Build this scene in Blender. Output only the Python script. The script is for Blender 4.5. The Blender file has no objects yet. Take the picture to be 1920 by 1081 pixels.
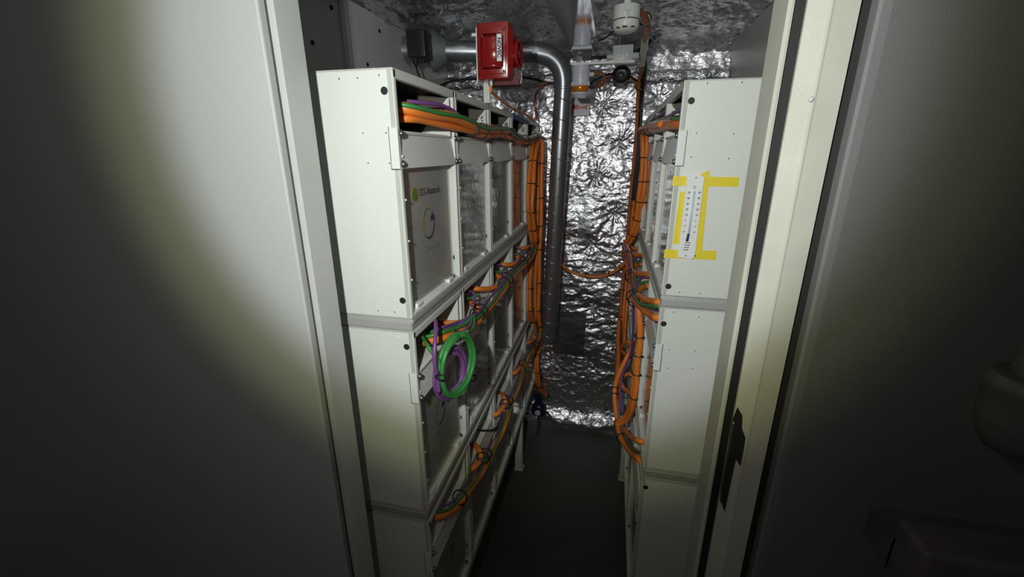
import bpy, bmesh, math, random
import numpy as np
from mathutils import Vector, Matrix, noise

SC = bpy.context.scene
COL = SC.collection
random.seed(7)
R = math.radians

# ------------------------------------------------------------------ camera
CAM_H = 1.70
FPX = 800.97
PITCH, YAW, ROLL = R(17.633), R(12.901), R(-0.182)
fw = Vector((-math.sin(YAW)*math.cos(PITCH), math.cos(YAW)*math.cos(PITCH), -math.sin(PITCH)))
rt = Vector((math.cos(YAW), math.sin(YAW), 0))
up = rt.cross(fw)
rt2 = rt*math.cos(ROLL) + up*math.sin(ROLL)
up2 = -rt*math.sin(ROLL) + up*math.cos(ROLL)
cd = bpy.data.cameras.new('camera'); cam = bpy.data.objects.new('camera', cd); COL.objects.link(cam)
cd.sensor_fit = 'HORIZONTAL'; cd.sensor_width = 36; cd.lens = FPX/1920*36; cd.clip_start = .02
cam.matrix_world = Matrix(((rt2.x, up2.x, -fw.x, 0), (rt2.y, up2.y, -fw.y, 0), (rt2.z, up2.z, -fw.z, CAM_H), (0, 0, 0, 1)))
SC.camera = cam

# ------------------------------------------------------------------ light and exposure
SC.view_settings.view_transform = 'Standard'; SC.view_settings.look = 'None'
SC.view_settings.exposure = 0.0; SC.view_settings.gamma = 1.0; SC.view_settings.use_curve_mapping = False
w = bpy.data.worlds.new('world'); SC.world = w; w.use_nodes = True
w.node_tree.nodes['Background'].inputs[0].default_value = (1, .97, .90, 1)
w.node_tree.nodes['Background'].inputs[1].default_value = 0.025
SC.cycles.max_bounces = 16; SC.cycles.diffuse_bounces = 8; SC.cycles.glossy_bounces = 6; SC.cycles.transparent_max_bounces = 16
LIGHT_POS = Vector((-.133, -.05, 1.80))
def spot(name, energy, color, ang, blend, aim, r=.012):
    l = bpy.data.lights.new(name, 'SPOT'); l.energy = energy; l.color = color
    l.spot_size = R(ang); l.spot_blend = blend; l.shadow_soft_size = r
    o = bpy.data.objects.new(name, l); COL.objects.link(o); o.location = LIGHT_POS
    o.rotation_euler = Vector(aim).to_track_quat('-Z', 'Y').to_euler()
    return o
AIM = Vector((-.062, 1.0, -0.02))
spot('torch_core', 25, (.84, .90, 1.0), 84, .30, AIM)       # hand torch: neutral core
spot('torch_fringe', 9.0, (.90, .95, .46), 95, .24, AIM)    # its yellowish rim
spot('torch_spill', 4.5, (1.0, .95, .88), 165, .9, AIM)

def ray(px, py): return fw*FPX + rt2*(px-960) + up2*(540.5-py)
def aX(px, py, X):
    d = ray(px, py); return Vector((0, 0, CAM_H)) + d*(X/d.x)
def aY(px, py, Y):
    d = ray(px, py); return Vector((0, 0, CAM_H)) + d*(Y/d.y)

# ------------------------------------------------------------------ materials
def mat(name, color, rough=.5, metal=0., bump=0., bscale=200., spec=.5, var=0., vscale=6.):
    m = bpy.data.materials.new(name); m.use_nodes = True; nt = m.node_tree; b = nt.nodes['Principled BSDF']
    b.inputs['Base Color'].default_value = (*color, 1); b.inputs['Roughness'].default_value = rough
    b.inputs['Metallic'].default_value = metal; b.inputs['Specular IOR Level'].default_value = spec
    tc = nt.nodes.new('ShaderNodeTexCoord')
    if var:
        n = nt.nodes.new('ShaderNodeTexNoise'); n.inputs['Scale'].default_value = vscale; n.inputs['Detail'].default_value = 5
        nt.links.new(tc.outputs['Object'], n.inputs['Vector'])
        mx = nt.nodes.new('ShaderNodeMix'); mx.data_type = 'RGBA'
        mx.inputs[6].default_value = (*[c*(1-var) for c in color], 1); mx.inputs[7].default_value = (*[min(1, c*(1+var*.5)) for c in color], 1)
        nt.links.new(n.outputs['Fac'], mx.inputs[0]); nt.links.new(mx.outputs[2], b.inputs['Base Color'])
    if bump:
        n = nt.nodes.new('ShaderNodeTexNoise'); n.inputs['Scale'].default_value = bscale; n.inputs['Detail'].default_value = 4
        nt.links.new(tc.outputs['Object'], n.inputs['Vector'])
        bp = nt.nodes.new('ShaderNodeBump'); bp.inputs['Strength'].default_value = bump; bp.inputs['Distance'].default_value = .002
        nt.links.new(n.outputs['Fac'], bp.inputs['Height']); nt.links.new(bp.outputs[0], b.inputs['Normal'])
    return m
WHITE = mat('white_powder_coat', (.74, .75, .715), .42, bump=.12, bscale=500, var=.04)
MODULE = mat('module_light_grey', (.86, .85, .83), .5, bump=.06, bscale=400, var=.05)
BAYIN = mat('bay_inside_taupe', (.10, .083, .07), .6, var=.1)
COVER = mat('satin_cover_plate', (.80, .80, .80), .35, bump=.05, bscale=60, spec=.7)
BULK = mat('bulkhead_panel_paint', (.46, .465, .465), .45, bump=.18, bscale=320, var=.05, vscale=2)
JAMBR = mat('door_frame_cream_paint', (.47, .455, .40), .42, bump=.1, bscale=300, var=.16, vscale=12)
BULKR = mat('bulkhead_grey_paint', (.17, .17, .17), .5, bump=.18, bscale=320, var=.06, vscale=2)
JAMB = mat('door_frame_paint', (.50, .505, .495), .42, bump=.1, bscale=300, var=.10, vscale=14)
INNER = mat('lining_panel_grey', (.60, .585, .58), .4, bump=.1, bscale=120, var=.05)
RAIL = mat('aluminium_rail', (.55, .54, .53), .42, metal=.35, bump=.1, bscale=150)
ALU = mat('bare_aluminium', (.62, .62, .63), .35, metal=.9, bump=.05, bscale=80)
WASHER = mat('galvanised_washer', (.55, .55, .57), .5, metal=.3)
BLACK = mat('black_rubber', (.012, .011, .012), .6)
PLASTIC_BLACK = mat('black_plastic', (.018, .018, .02), .38)
STEEL = mat('steel_bolt', (.22, .22, .23), .3, metal=.8)
GAP = mat('dark_seal', (.06, .045, .05), .7)
ORANGE = mat('orange_cable_sheath', (.90, .25, .04), .42, bump=.05, bscale=90, var=.12, vscale=9)
ORANGE2 = mat('rust_orange_cable_sheath', (.50, .13, .035), .45, var=.12, vscale=9)
GREEN = mat('green_cable_sheath', (.045, .24, .055), .4)
PURPLE = mat('purple_cable_sheath', (.20, .07, .26), .38)
GREYC = mat('grey_cable_sheath', (.16, .19, .17), .4)
COPPER = mat('clear_sheathed_braid', (.55, .38, .33), .25, metal=.5, bump=.35, bscale=260)
RED = mat('red_gloss_plastic', (.26, .012, .012), .22, bump=.03, bscale=40)
REDDK = mat('dark_red_plastic', (.10, .008, .009), .5)
FLOOR = mat('dark_painted_floor', (.095, .105, .092), .55, bump=.3, bscale=14, var=.35, vscale=5)
LILAC = mat('pale_beacon_plastic', (.62, .61, .70), .35)
BOXG = mat('pale_grey_plastic', (.50, .52, .53), .4)
DETW = mat('detector_white_plastic', (.62, .62, .58), .45)
TXT = mat('logo_dark_ink', (.035, .04, .07), .5)
FAINT = mat('logo_faint_ink', (.40, .40, .33), .5)
LIME = mat('logo_lime', (.33, .52, .03), .45, var=.15, vscale=90)
NAVY = mat('logo_navy', (.02, .035, .16), .45)
LABELW = mat('label_paper', (.80, .80, .80), .5)
SIGNG = mat('sign_grey', (.62, .63, .70), .3)
SIGNR = mat('sign_red', (.55, .03, .03), .3)
BLUE = mat('blue_tape', (.07, .16, .33), .55, var=.3, vscale=60)
DUCT = mat('galvanised_duct', (.40, .41, .45), .32, metal=.85, bump=.03, bscale=30, var=.1)
DARKFIT = mat('dull_grey_fitting', (.24, .26, .27), .5, metal=.3)
PIPE = mat('dull_painted_pipe', (.06, .06, .055), .45)
CLIP = mat('white_plastic_clip', (.82, .82, .80), .4)
THERM = mat('thermometer_white', (.80, .81, .80), .35)
NUMR = mat('scale_red', (.65, .12, .12), .5)
VALVE = mat('dark_blue_enamel', (.012, .016, .045), .3)

def tape_mat():
    m = bpy.data.materials.new('yellow_masking_tape'); m.use_nodes = True; nt = m.node_tree; b = nt.nodes['Principled BSDF']
    b.inputs['Base Color'].default_value = (.80, .63, .03, 1); b.inputs['Roughness'].default_value = .5
    n = nt.nodes.new('ShaderNodeTexNoise'); n.inputs['Scale'].default_value = 90
    tc = nt.nodes.new('ShaderNodeTexCoord'); nt.links.new(tc.outputs['Object'], n.inputs['Vector'])
    bp = nt.nodes.new('ShaderNodeBump'); bp.inputs['Strength'].default_value = .25; bp.inputs['Distance'].default_value = .001
    nt.links.new(n.outputs['Fac'], bp.inputs['Height']); nt.links.new(bp.outputs[0], b.inputs['Normal'])
    return m
TAPE = tape_mat()
def clear_mat():
    m = bpy.data.materials.new('clear_acrylic'); m.use_nodes = True; nt = m.node_tree; nt.nodes.clear()
    o = nt.nodes.new('ShaderNodeOutputMaterial'); t = nt.nodes.new('ShaderNodeBsdfTransparent'); g = nt.nodes.new('ShaderNodeBsdfGlossy')
    t.inputs[0].default_value = (.93, .93, .93, 1); g.inputs['Roughness'].default_value = .05
    lw = nt.nodes.new('ShaderNodeLayerWeight'); lw.inputs[0].default_value = .5
    pw = nt.nodes.new('ShaderNodeMath'); pw.operation = 'POWER'; pw.inputs[1].default_value = 4; nt.links.new(lw.outputs['Facing'], pw.inputs[0])
    f = nt.nodes.new('ShaderNodeMath'); f.operation = 'MULTIPLY_ADD'; f.inputs[1].default_value = .85; f.inputs[2].default_value = .04; nt.links.new(pw.outputs[0], f.inputs[0]); mx = nt.nodes.new('ShaderNodeMixShader')
    n = nt.nodes.new('ShaderNodeTexNoise'); n.inputs['Scale'].default_value = 12
    bp = nt.nodes.new('ShaderNodeBump'); bp.inputs['Strength'].default_value = .12; bp.inputs['Distance'].default_value = .004
    nt.links.new(n.outputs['Fac'], bp.inputs['Height']); nt.links.new(bp.outputs[0], g.inputs['Normal'])
    nt.links.new(f.outputs[0], mx.inputs[0]); nt.links.new(t.outputs[0], mx.inputs[1]); nt.links.new(g.outputs[0], mx.inputs[2])
    nt.links.new(mx.outputs[0], o.inputs[0]); return m
CLEAR = clear_mat()
def amber_mat():
    m = mat('amber_lens', (.75, .24, .01), .12); b = m.node_tree.nodes['Principled BSDF']
    b.inputs['Transmission Weight'].default_value = .35; return m
AMBER = amber_mat()
def foil_mat(name, tint, rough, s1, s2):
    m = bpy.data.materials.new(name); m.use_nodes = True; nt = m.node_tree; b = nt.nodes['Principled BSDF']; L = nt.links.new
    b.inputs['Metallic'].default_value = 1; b.inputs['Roughness'].default_value = rough
    tc = nt.nodes.new('ShaderNodeTexCoord')
    mp = nt.nodes.new('ShaderNodeMapping'); mp.inputs['Scale'].default_value = (1, 1, 1.7); L(tc.outputs['Object'], mp.inputs[0])
    n1 = nt.nodes.new('ShaderNodeTexNoise'); n1.inputs['Scale'].default_value = 22; n1.inputs['Detail'].default_value = 3; n1.inputs['Distortion'].default_value = 1.2
    n2 = nt.nodes.new('ShaderNodeTexNoise'); n2.inputs['Scale'].default_value = 75; n2.inputs['Detail'].default_value = 2; n2.inputs['Distortion'].default_value = .6
    v = nt.nodes.new('ShaderNodeTexVoronoi'); v.inputs['Scale'].default_value = 30
    for n in (n1, n2, v): L(mp.outputs[0], n.inputs['Vector'])
    b1 = nt.nodes.new('ShaderNodeBump'); b1.inputs['Strength'].default_value = s1; b1.inputs['Distance'].default_value = .012
    b2 = nt.nodes.new('ShaderNodeBump'); b2.inputs['Strength'].default_value = s2; b2.inputs['Distance'].default_value = .005
    b3 = nt.nodes.new('ShaderNodeBump'); b3.inputs['Strength'].default_value = s2*.6; b3.inputs['Distance'].default_value = .006
    L(n1.outputs['Fac'], b1.inputs['Height']); L(n2.outputs['Fac'], b2.inputs['Height']); L(v.outputs['Distance'], b3.inputs['Height'])
    L(b1.outputs[0], b2.inputs['Normal']); L(b2.outputs[0], b3.inputs['Normal']); L(b3.outputs[0], b.inputs['Normal'])
    r = nt.nodes.new('ShaderNodeMix'); r.data_type = 'RGBA'; r.inputs[6].default_value = (*[c*.72 for c in tint], 1); r.inputs[7].default_value = (*tint, 1)
    L(n1.outputs['Fac'], r.inputs[0]); L(r.outputs[2], b.inputs['Base Color'])
    return m
FOIL = foil_mat('crinkled_foil', (.95, .93, 1.0), .33, .36, .26)
FOILC = foil_mat('ceiling_foil', (.90, .90, .93), .30, 1.0, .7)
PATCH = foil_mat('smooth_foil_tape', (.60, .61, .64), .30, .15, .12)
MIRROR = mat('shiny_sheet_metal', (.72, .73, .78), .09, metal=1., bump=.08, bscale=12)

# ------------------------------------------------------------------ mesh helpers
def link(name, bm, m, parent=None, smooth=False, loc=None):
    bmesh.ops.recalc_face_normals(bm, faces=bm.faces[:])
    me = bpy.data.meshes.new(name); bm.to_mesh(me); bm.free()
    for mm in (m if isinstance(m, (list, tuple)) else [m]): me.materials.append(mm)
    if smooth:
        for p in me.polygons: p.use_smooth = True
        if smooth == 'auto': me.set_sharp_from_angle(angle=R(40))
    o = bpy.data.objects.new(name, me); COL.objects.link(o)
    if parent: o.parent = parent
    if loc: o.location = loc
    return o
def tag(o, label=None, cat=None, group=None, kind=None):
    if label: o['label'] = label
    if cat: o['category'] = cat
    if group: o['group'] = group
    if kind: o['kind'] = kind
    return o
def empty(name, loc, label, cat, group=None):
    o = bpy.data.objects.new(name, None); COL.objects.link(o); o.location = loc; o.empty_display_size = .05
    return tag(o, label, cat, group)
def box(bm, x0, x1, y0, y1, z0, z1, bev=0., mi=0):
    t = bmesh.new()
    bmesh.ops.create_cube(t, size=1)
    for v in t.verts: v.co = Vector(((x0+x1)/2+v.co.x*(x1-x0), (y0+y1)/2+v.co.y*(y1-y0), (z0+z1)/2+v.co.z*(z1-z0)))
    if bev: bmesh.ops.bevel(t, geom=t.edges[:], offset=bev, segments=2, affect='EDGES', profile=.5)
    merge(bm, t, mi)
def merge(bm, t, mi=0):
    me = bpy.data.meshes.new('tmp')
    for f in t.faces: f.material_index = mi
    t.to_mesh(me); t.free(); bm.from_mesh(me); bpy.data.meshes.remove(me)
def prism(bm, pts, vec, mi=0):
    t = bmesh.new(); vs = [t.verts.new(p) for p in pts]; f = t.faces.new(vs)
    r = bmesh.ops.extrude_face_region(t, geom=[f])
    bmesh.ops.translate(t, vec=Vector(vec), verts=[g for g in r['geom'] if isinstance(g, bmesh.types.BMVert)])
    merge(bm, t, mi)
def lathe(bm, profile, origin, axis, n=24, mi=0):
    """profile: (radius, height along axis)"""
    t = bmesh.new(); a = Vector(axis).normalized()
    q = a.to_track_quat('Z', 'Y'); rings = []
    for r, h in profile:
        ring = []
        for i in range(n):
            th = 2*math.pi*i/n
            ring.append(t.verts.new(Vector(origin) + q @ Vector((r*math.cos(th), r*math.sin(th), h))))
        rings.append(ring)
    for A, B in zip(rings, rings[1:]):
        for i in range(n): t.faces.new((A[i], A[(i+1) % n], B[(i+1) % n], B[i]))
    t.faces.new(rings[0][::-1]); t.faces.new(rings[-1]); merge(bm, t, mi)
def spline(pts, sub=8):
    P = [Vector(p) for p in pts]; P = [P[0]*2-P[1]] + P + [P[-1]*2-P[-2]]; out = []
    for i in range(1, len(P)-2):
        for k in range(sub):
            t = k/sub; a, b, c, d = P[i-1], P[i], P[i+1], P[i+2]
            out.append(.5*((2*b)+(c-a)*t+(2*a-5*b+4*c-d)*t*t+(3*b-a-3*c+d)*t**3))
    out.append(P[-2]); return out
def frames(path, ref=Vector((1, 0, 0))):
    fr = []
    N = None
    for i, p in enumerate(path):
        T = (path[min(i+1, len(path)-1)] - path[max(i-1, 0)])
        T = T.normalized() if T.length > 1e-9 else Vector((0, 0, 1))
        if N is None: N = ref - T*ref.dot(T)
        else: N = N - T*N.dot(T)
        if N.length < 1e-4: N = T.orthogonal()
        N.normalize(); fr.append((p, T, N.copy(), T.cross(N)))
    return fr
def tube(bm, path, r, n=10, mi=0, ridged=0, cap=True):
    t = bmesh.new(); rings = []
    for i, (p, T, N, B) in enumerate(frames(path)):
        rr = r(i/(len(path)-1)) if callable(r) else r
        if ridged: rr *= 1 + ridged*(.5+.5*math.sin(i*1.9))
        rings.append([t.verts.new(p + N*rr*math.cos(2*math.pi*k/n) + B*rr*math.sin(2*math.pi*k/n)) for k in range(n)])
    for A, C in zip(rings, rings[1:]):
        for k in range(n): t.faces.new((A[k], A[(k+1) % n], C[(k+1) % n], C[k]))
    if cap: t.faces.new(rings[0][::-1]); t.faces.new(rings[-1])
    merge(bm, t, mi)
def cable(name, pts, r, m, label=None, cat=None, group=None, sub=8, n=10, parent=None):
    bm = bmesh.new(); tube(bm, spline(pts, sub), r, n)
    return tag(link(name, bm, m, parent, smooth=True), label, cat, group)
def tie_at(p, T, rx, label, group, N=None):
    """black cable tie: a thin band round a bundle with its lock block and cut tail"""
    T = T.normalized(); N = Vector((1, 0, 0)) - T*T.x if N is None else N
    N = N.normalized(); B = T.cross(N); bm = bmesh.new()
    ring = [p + N*rx*math.cos(a) + B*rx*math.sin(a) for a in [2*math.pi*k/20 for k in range(21)]]
    tube(bm, ring, .0021, 6, cap=False)
    q = p + N*rx*.6 + B*rx*.8
    t = bmesh.new(); bmesh.ops.create_cube(t, size=.006); bmesh.ops.translate(t, vec=q, verts=t.verts[:]); merge(bm, t)
    tube(bm, [q, q + (N*.3+B)*.008], .0012, 5)
    return tag(link('cable_tie', bm, PLASTIC_BLACK, smooth='auto'), label, 'cable tie', group)
def offset_path(path, a, b, wob=0.0, seed=0):
    out = []
    for i, (p, T, N, B) in enumerate(frames(path)):
        wa = wob*math.sin(i*.31+seed*1.7); wb = wob*math.cos(i*.23+seed*2.3)
        out.append(p + N*(a+wa) + B*(b+wb))
    return out
def bundle(ctrl, cables, ties=(), tr=.016, tie_label='', tie_group='', sub=8):
    path = spline(ctrl, sub); fr = frames(path)
    for k, (name, m, r, a, b, t0, t1, label, cat, group) in enumerate(cables):
        op = offset_path(path, a, b, .0015, k); i0 = int(t0*(len(op)-1)); i1 = int(t1*(len(op)-1))
        bm = bmesh.new(); tube(bm, op[i0:i1+1], r, 10)
        tag(link(name, bm, m, smooth=True), label, cat, group)
    for t in ties:
        p, T, N, B = fr[int(t*(len(fr)-1))]
        tie_at(p, T, tr, tie_label, tie_group, N)
def text_obj(s, size, m, mw, parent=None, name='lettering', bold=0., extr=.0004, align='CENTER', sx=1.):
    c = bpy.data.curves.new(name, 'FONT'); c.body = s; c.size = size; c.extrude = extr; c.offset = bold
    c.align_x = align; c.align_y = 'CENTER'
    t = bpy.data.objects.new('tmp', c); COL.objects.link(t); bpy.context.view_layer.update()
    me = bpy.data.meshes.new_from_object(t.evaluated_get(bpy.context.evaluated_depsgraph_get()))
    bpy.data.objects.remove(t); bpy.data.curves.remove(c)
    me.name = name; me.materials.clear(); me.materials.append(m); me.transform(mw @ Matrix.Diagonal((sx, 1, 1, 1)))
    o = bpy.data.objects.new(name, me); COL.objects.link(o); o.parent = parent; return o
def basis(origin, xd, yd):
    x = Vector(xd).normalized(); y = Vector(yd).normalized(); z = x.cross(y)
    return Matrix(((x.x, y.x, z.x, origin[0]), (x.y, y.y, z.y, origin[1]), (x.z, y.z, z.z, origin[2]), (0, 0, 0, 1)))
def bolt_bm(p, axis, r=.006, h=.004):
    bm = bmesh.new(); lathe(bm, [(r*1.35, 0), (r*1.35, h*.3), (r, h*.3), (r, h*.8), (r*.7, h*1.3), (r*.35, h*1.35), (r*.3, h*.9)], p, axis, 12); return bm

# ------------------------------------------------------------------ room
XL, XR = -.90, .50
YB, ZC = 2.40, 2.19
YF = .62                    # front bulkhead face
bm = bmesh.new(); box(bm, -2.6, 2.6, -.9, YB+.05, -.05, 0); tag(link('floor', bm, FLOOR), kind='structure')

PINS = [(-.527, 1.944), (-.071, 1.938), (.201, 1.948), (.027, 1.745), (-.085, 1.585), (.025, 1.385), (-.088, 1.21), (-.068, .824), (.047, .613), (-.082, .493), (-.287, .46), (-.30, 1.60), (-.30, 1.1), (-.75, 1.6), (.3, 1.5)]
def foil_h(x, z):
    h = .012*noise.noise(Vector((x*5, z*7, 1.3))) + .006*noise.noise(Vector((x*16, z*26, 4.1))) + .0028*noise.noise(Vector((x*45, z*70, 9.)))
    h *= .85; h += .0028*(1-abs(noise.noise(Vector((x*22, z*38, 2.2))))*2)
    for i, (px, pz) in enumerate(PINS):
        dx, dz = x-px, z-pz; r = math.hypot(dx, dz)
        if r < .13:
            a = math.atan2(dz, dx); f = math.exp(-r/.045)
            h += f*(.0065*math.sin(a*11+i*2+3*noise.noise(Vector((a*2, i, 0)))) - .016)
    if z < .16: h += (.035+.05*noise.noise(Vector((x*5, z*8, 11.))))*math.exp(-((z-.06)/.06)**2)      # loose bulge at the foot
    return h
def foil_sheet(name, ux, uy, nx, ny, fn, m):
    bm = bmesh.new(); g = [[bm.verts.new(fn(ux[0]+(ux[1]-ux[0])*i/nx, uy[0]+(uy[1]-uy[0])*j/ny)) for i in range(nx+1)] for j in range(ny+1)]
    for j in range(ny):
        for i in range(nx): bm.faces.new((g[j][i], g[j][i+1], g[j+1][i+1], g[j+1][i]))
    return link(name, bm, m, smooth=True)
def wall_pt(x, z):
    h = foil_h(x, z); y = YB - h
    return (x, y, z)
tag(foil_sheet('wall_back', (XL, XR), (0, ZC), 230, 350, wall_pt, FOIL), kind='structure')
def ceil_pt(x, y):
    z = ZC - .016*noise.noise(Vector((x*6, y*5, 7.))) - .013*noise.noise(Vector((x*20, y*14, 3.))) - .007*noise.noise(Vector((x*50, y*44, 5.)))
    d = YB - y
    if d < .12: z -= .045*math.cos(d/.12*math.pi/2)**2
    return (x, y, z)
tag(foil_sheet('ceiling', (XL, XR), (YF+.05, YB), 180, 220, ceil_pt, FOILC), kind='structure')
# foil-wrapped roll along the top of the end wall
bm = bmesh.new(); pth = [Vector((XL+(XR-XL)*i/90, YB-.035, 2.045+.004*math.sin(i*.9))) for i in range(91)]
tube(bm, pth, lambda t: .030+.003*math.sin(t*70)+.002*math.sin(t*173), 20)
tag(link('trim_1', bm, FOILC, smooth=True), 'foil wrapped pipe roll along the top of the foil end wall', None, None, 'structure')
# foil patches (smoother taped strips)
bm = bmesh.new()
for x0, x1, z0, z1 in ((-.17, -.10, 1.20, 1.47), (-.29, -.10, .52, .80)):
    g = [[bm.verts.new((x0+(x1-x0)*i/8, YB-foil_h(x0+(x1-x0)*i/8, z0+(z1-z0)*j/20)*.5-.012, z0+(z1-z0)*j/20)) for i in range(9)] for j in range(21)]
    for j in range(20):
        for i in range(8): bm.faces.new((g[j][i], g[j][i+1], g[j+1][i+1], g[j+1][i]))
tag(link('trim_2', bm, PATCH, smooth=True), 'smooth foil tape strips on the foil end wall', None, None, 'structure')
# insulation pins
for i, (px, pz) in enumerate(PINS):
    bm = bmesh.new(); y = YB - foil_h(px, pz) - .001
    lathe(bm, [(.015, 0), (.015, .0015), (.011, .003), (.004, .0035), (.003, .009), (.0005, .010)], (px, y, pz), (0, -1, 0), 20)
    tag(link('insulation_pin', bm, WASHER, smooth='auto'), 'round metal washer pinning the crinkled foil on the end wall', 'fastener', 'washers pinning the foil of the end wall')

bm = bmesh.new()
box(bm, XL-.03, XL, YF+.06, YB, 0, ZC); box(bm, XL-.0, XL+.012, 1.425, 1.46, 0, ZC, .003)
o = tag(link('wall_left', bm, INNER), kind='structure')
for (px, py) in ((586, 80), (621, 14), (711, 58), (689, 121)):
    bm = bmesh.new(); p = aX(px, py, XL+.002); lathe(bm, [(.007, 0), (.007, .002), (.004, .003)], p, (1, 0, 0), 12); link('screw', bm, BLACK, o)
bm = bmesh.new(); box(bm, XR, XR+.03, YF+.20, YB, 0, ZC); tag(link('wall_right', bm, INNER), kind='structure')

# front bulkhead and door frame
XJL, XJR = -.498, .184
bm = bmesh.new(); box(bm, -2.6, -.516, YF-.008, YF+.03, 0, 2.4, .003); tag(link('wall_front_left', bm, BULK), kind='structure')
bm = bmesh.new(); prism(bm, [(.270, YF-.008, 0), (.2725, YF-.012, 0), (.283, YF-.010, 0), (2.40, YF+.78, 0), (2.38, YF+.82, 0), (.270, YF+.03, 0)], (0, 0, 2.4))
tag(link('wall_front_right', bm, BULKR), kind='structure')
o = None
bm = bmesh.new(); prism(bm, [(XJL, YF+.004, 0), (XJL-.003, YF, 0), (XJL-.0085, YF, 0), (XJL-.0085, YF+.06, 0), (XJL, YF+.06, 0)], (0, 0, 2.4))
jl = tag(link('trim_3', bm, JAMB), 'white left door jamb with scuffs', None, None, 'structure')
bm = bmesh.new(); box(bm, -.5155, XJL-.0087, YF+.006, YF+.05, 0, 2.4); link('gasket', bm, GAP, jl)
bm = bmesh.new()
prism(bm, [(XJR, YF+.060, 0), (XJR, YF+.004, 0), (XJR+.003, YF, 0), (XJR+.006, YF+.001, 0), (XJR+.006, YF+.06, 0)], (0, 0, 2.4))
prism(bm, [(.2035, YF+.002, 0), (.206, YF, 0), (.2245, YF-.003, 0), (.2265, YF-.006, 0), (.229, YF-.005, 0), (.256, YF-.001, 0), (.258, YF+.004, 0), (.258, YF+.04, 0), (.2035, YF+.04, 0)], (0, 0, 2.4))
jr = tag(link('trim_4', bm, JAMBR), 'white right door jamb with rubber seal and strike recess', None, None, 'structure')
bm = bmesh.new(); box(bm, XJR+.0062, .2034, YF+.006, YF+.05, 0, 2.4, .001); link('gasket', bm, BLACK, jr)
bm = bmesh.new(); box(bm, .2582, .2698, YF+.008, YF+.05, 0, 2.4); link('gasket', bm, BLACK, jr)  # black strip in the open gap beside the panel, standing in for its shade
# strike plate and tab; a flat dark sheet stands in for the shaded recess
sp = [(1384.6, 767), (1391, 778), (1390, 802), (1397, 820), (1394, 841), (1388, 873), (1379, 860), (1371, 897), (1358, 959), (1352, 940), (1353, 915), (1366, 848), (1375, 792)]
bm = bmesh.new(); prism(bm, [aY(x, y, YF-.0075) for x, y in sp], (0, .006, 0))
st = link('strike_plate', bm, PLASTIC_BLACK, jr); st['label'] = 'dark plate standing in for the shaded strike recess, with bent tab'
bm = bmesh.new(); tube(bm, spline([aY(x, y, YF-.008) for x, y in ((1376, 790), (1366, 848), (1353, 915), (1351, 940))]), .0012, 6); link('lip', bm, STEEL, st, smooth=True)
bm = bmesh.new(); bmesh.ops.create_uvsphere(bm, u_segments=10, v_segments=6, radius=.003); bmesh.ops.translate(bm, vec=aY(1521, 186, YF-.006), verts=bm.verts[:]); link('screw', bm, JAMB, jr)

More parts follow.
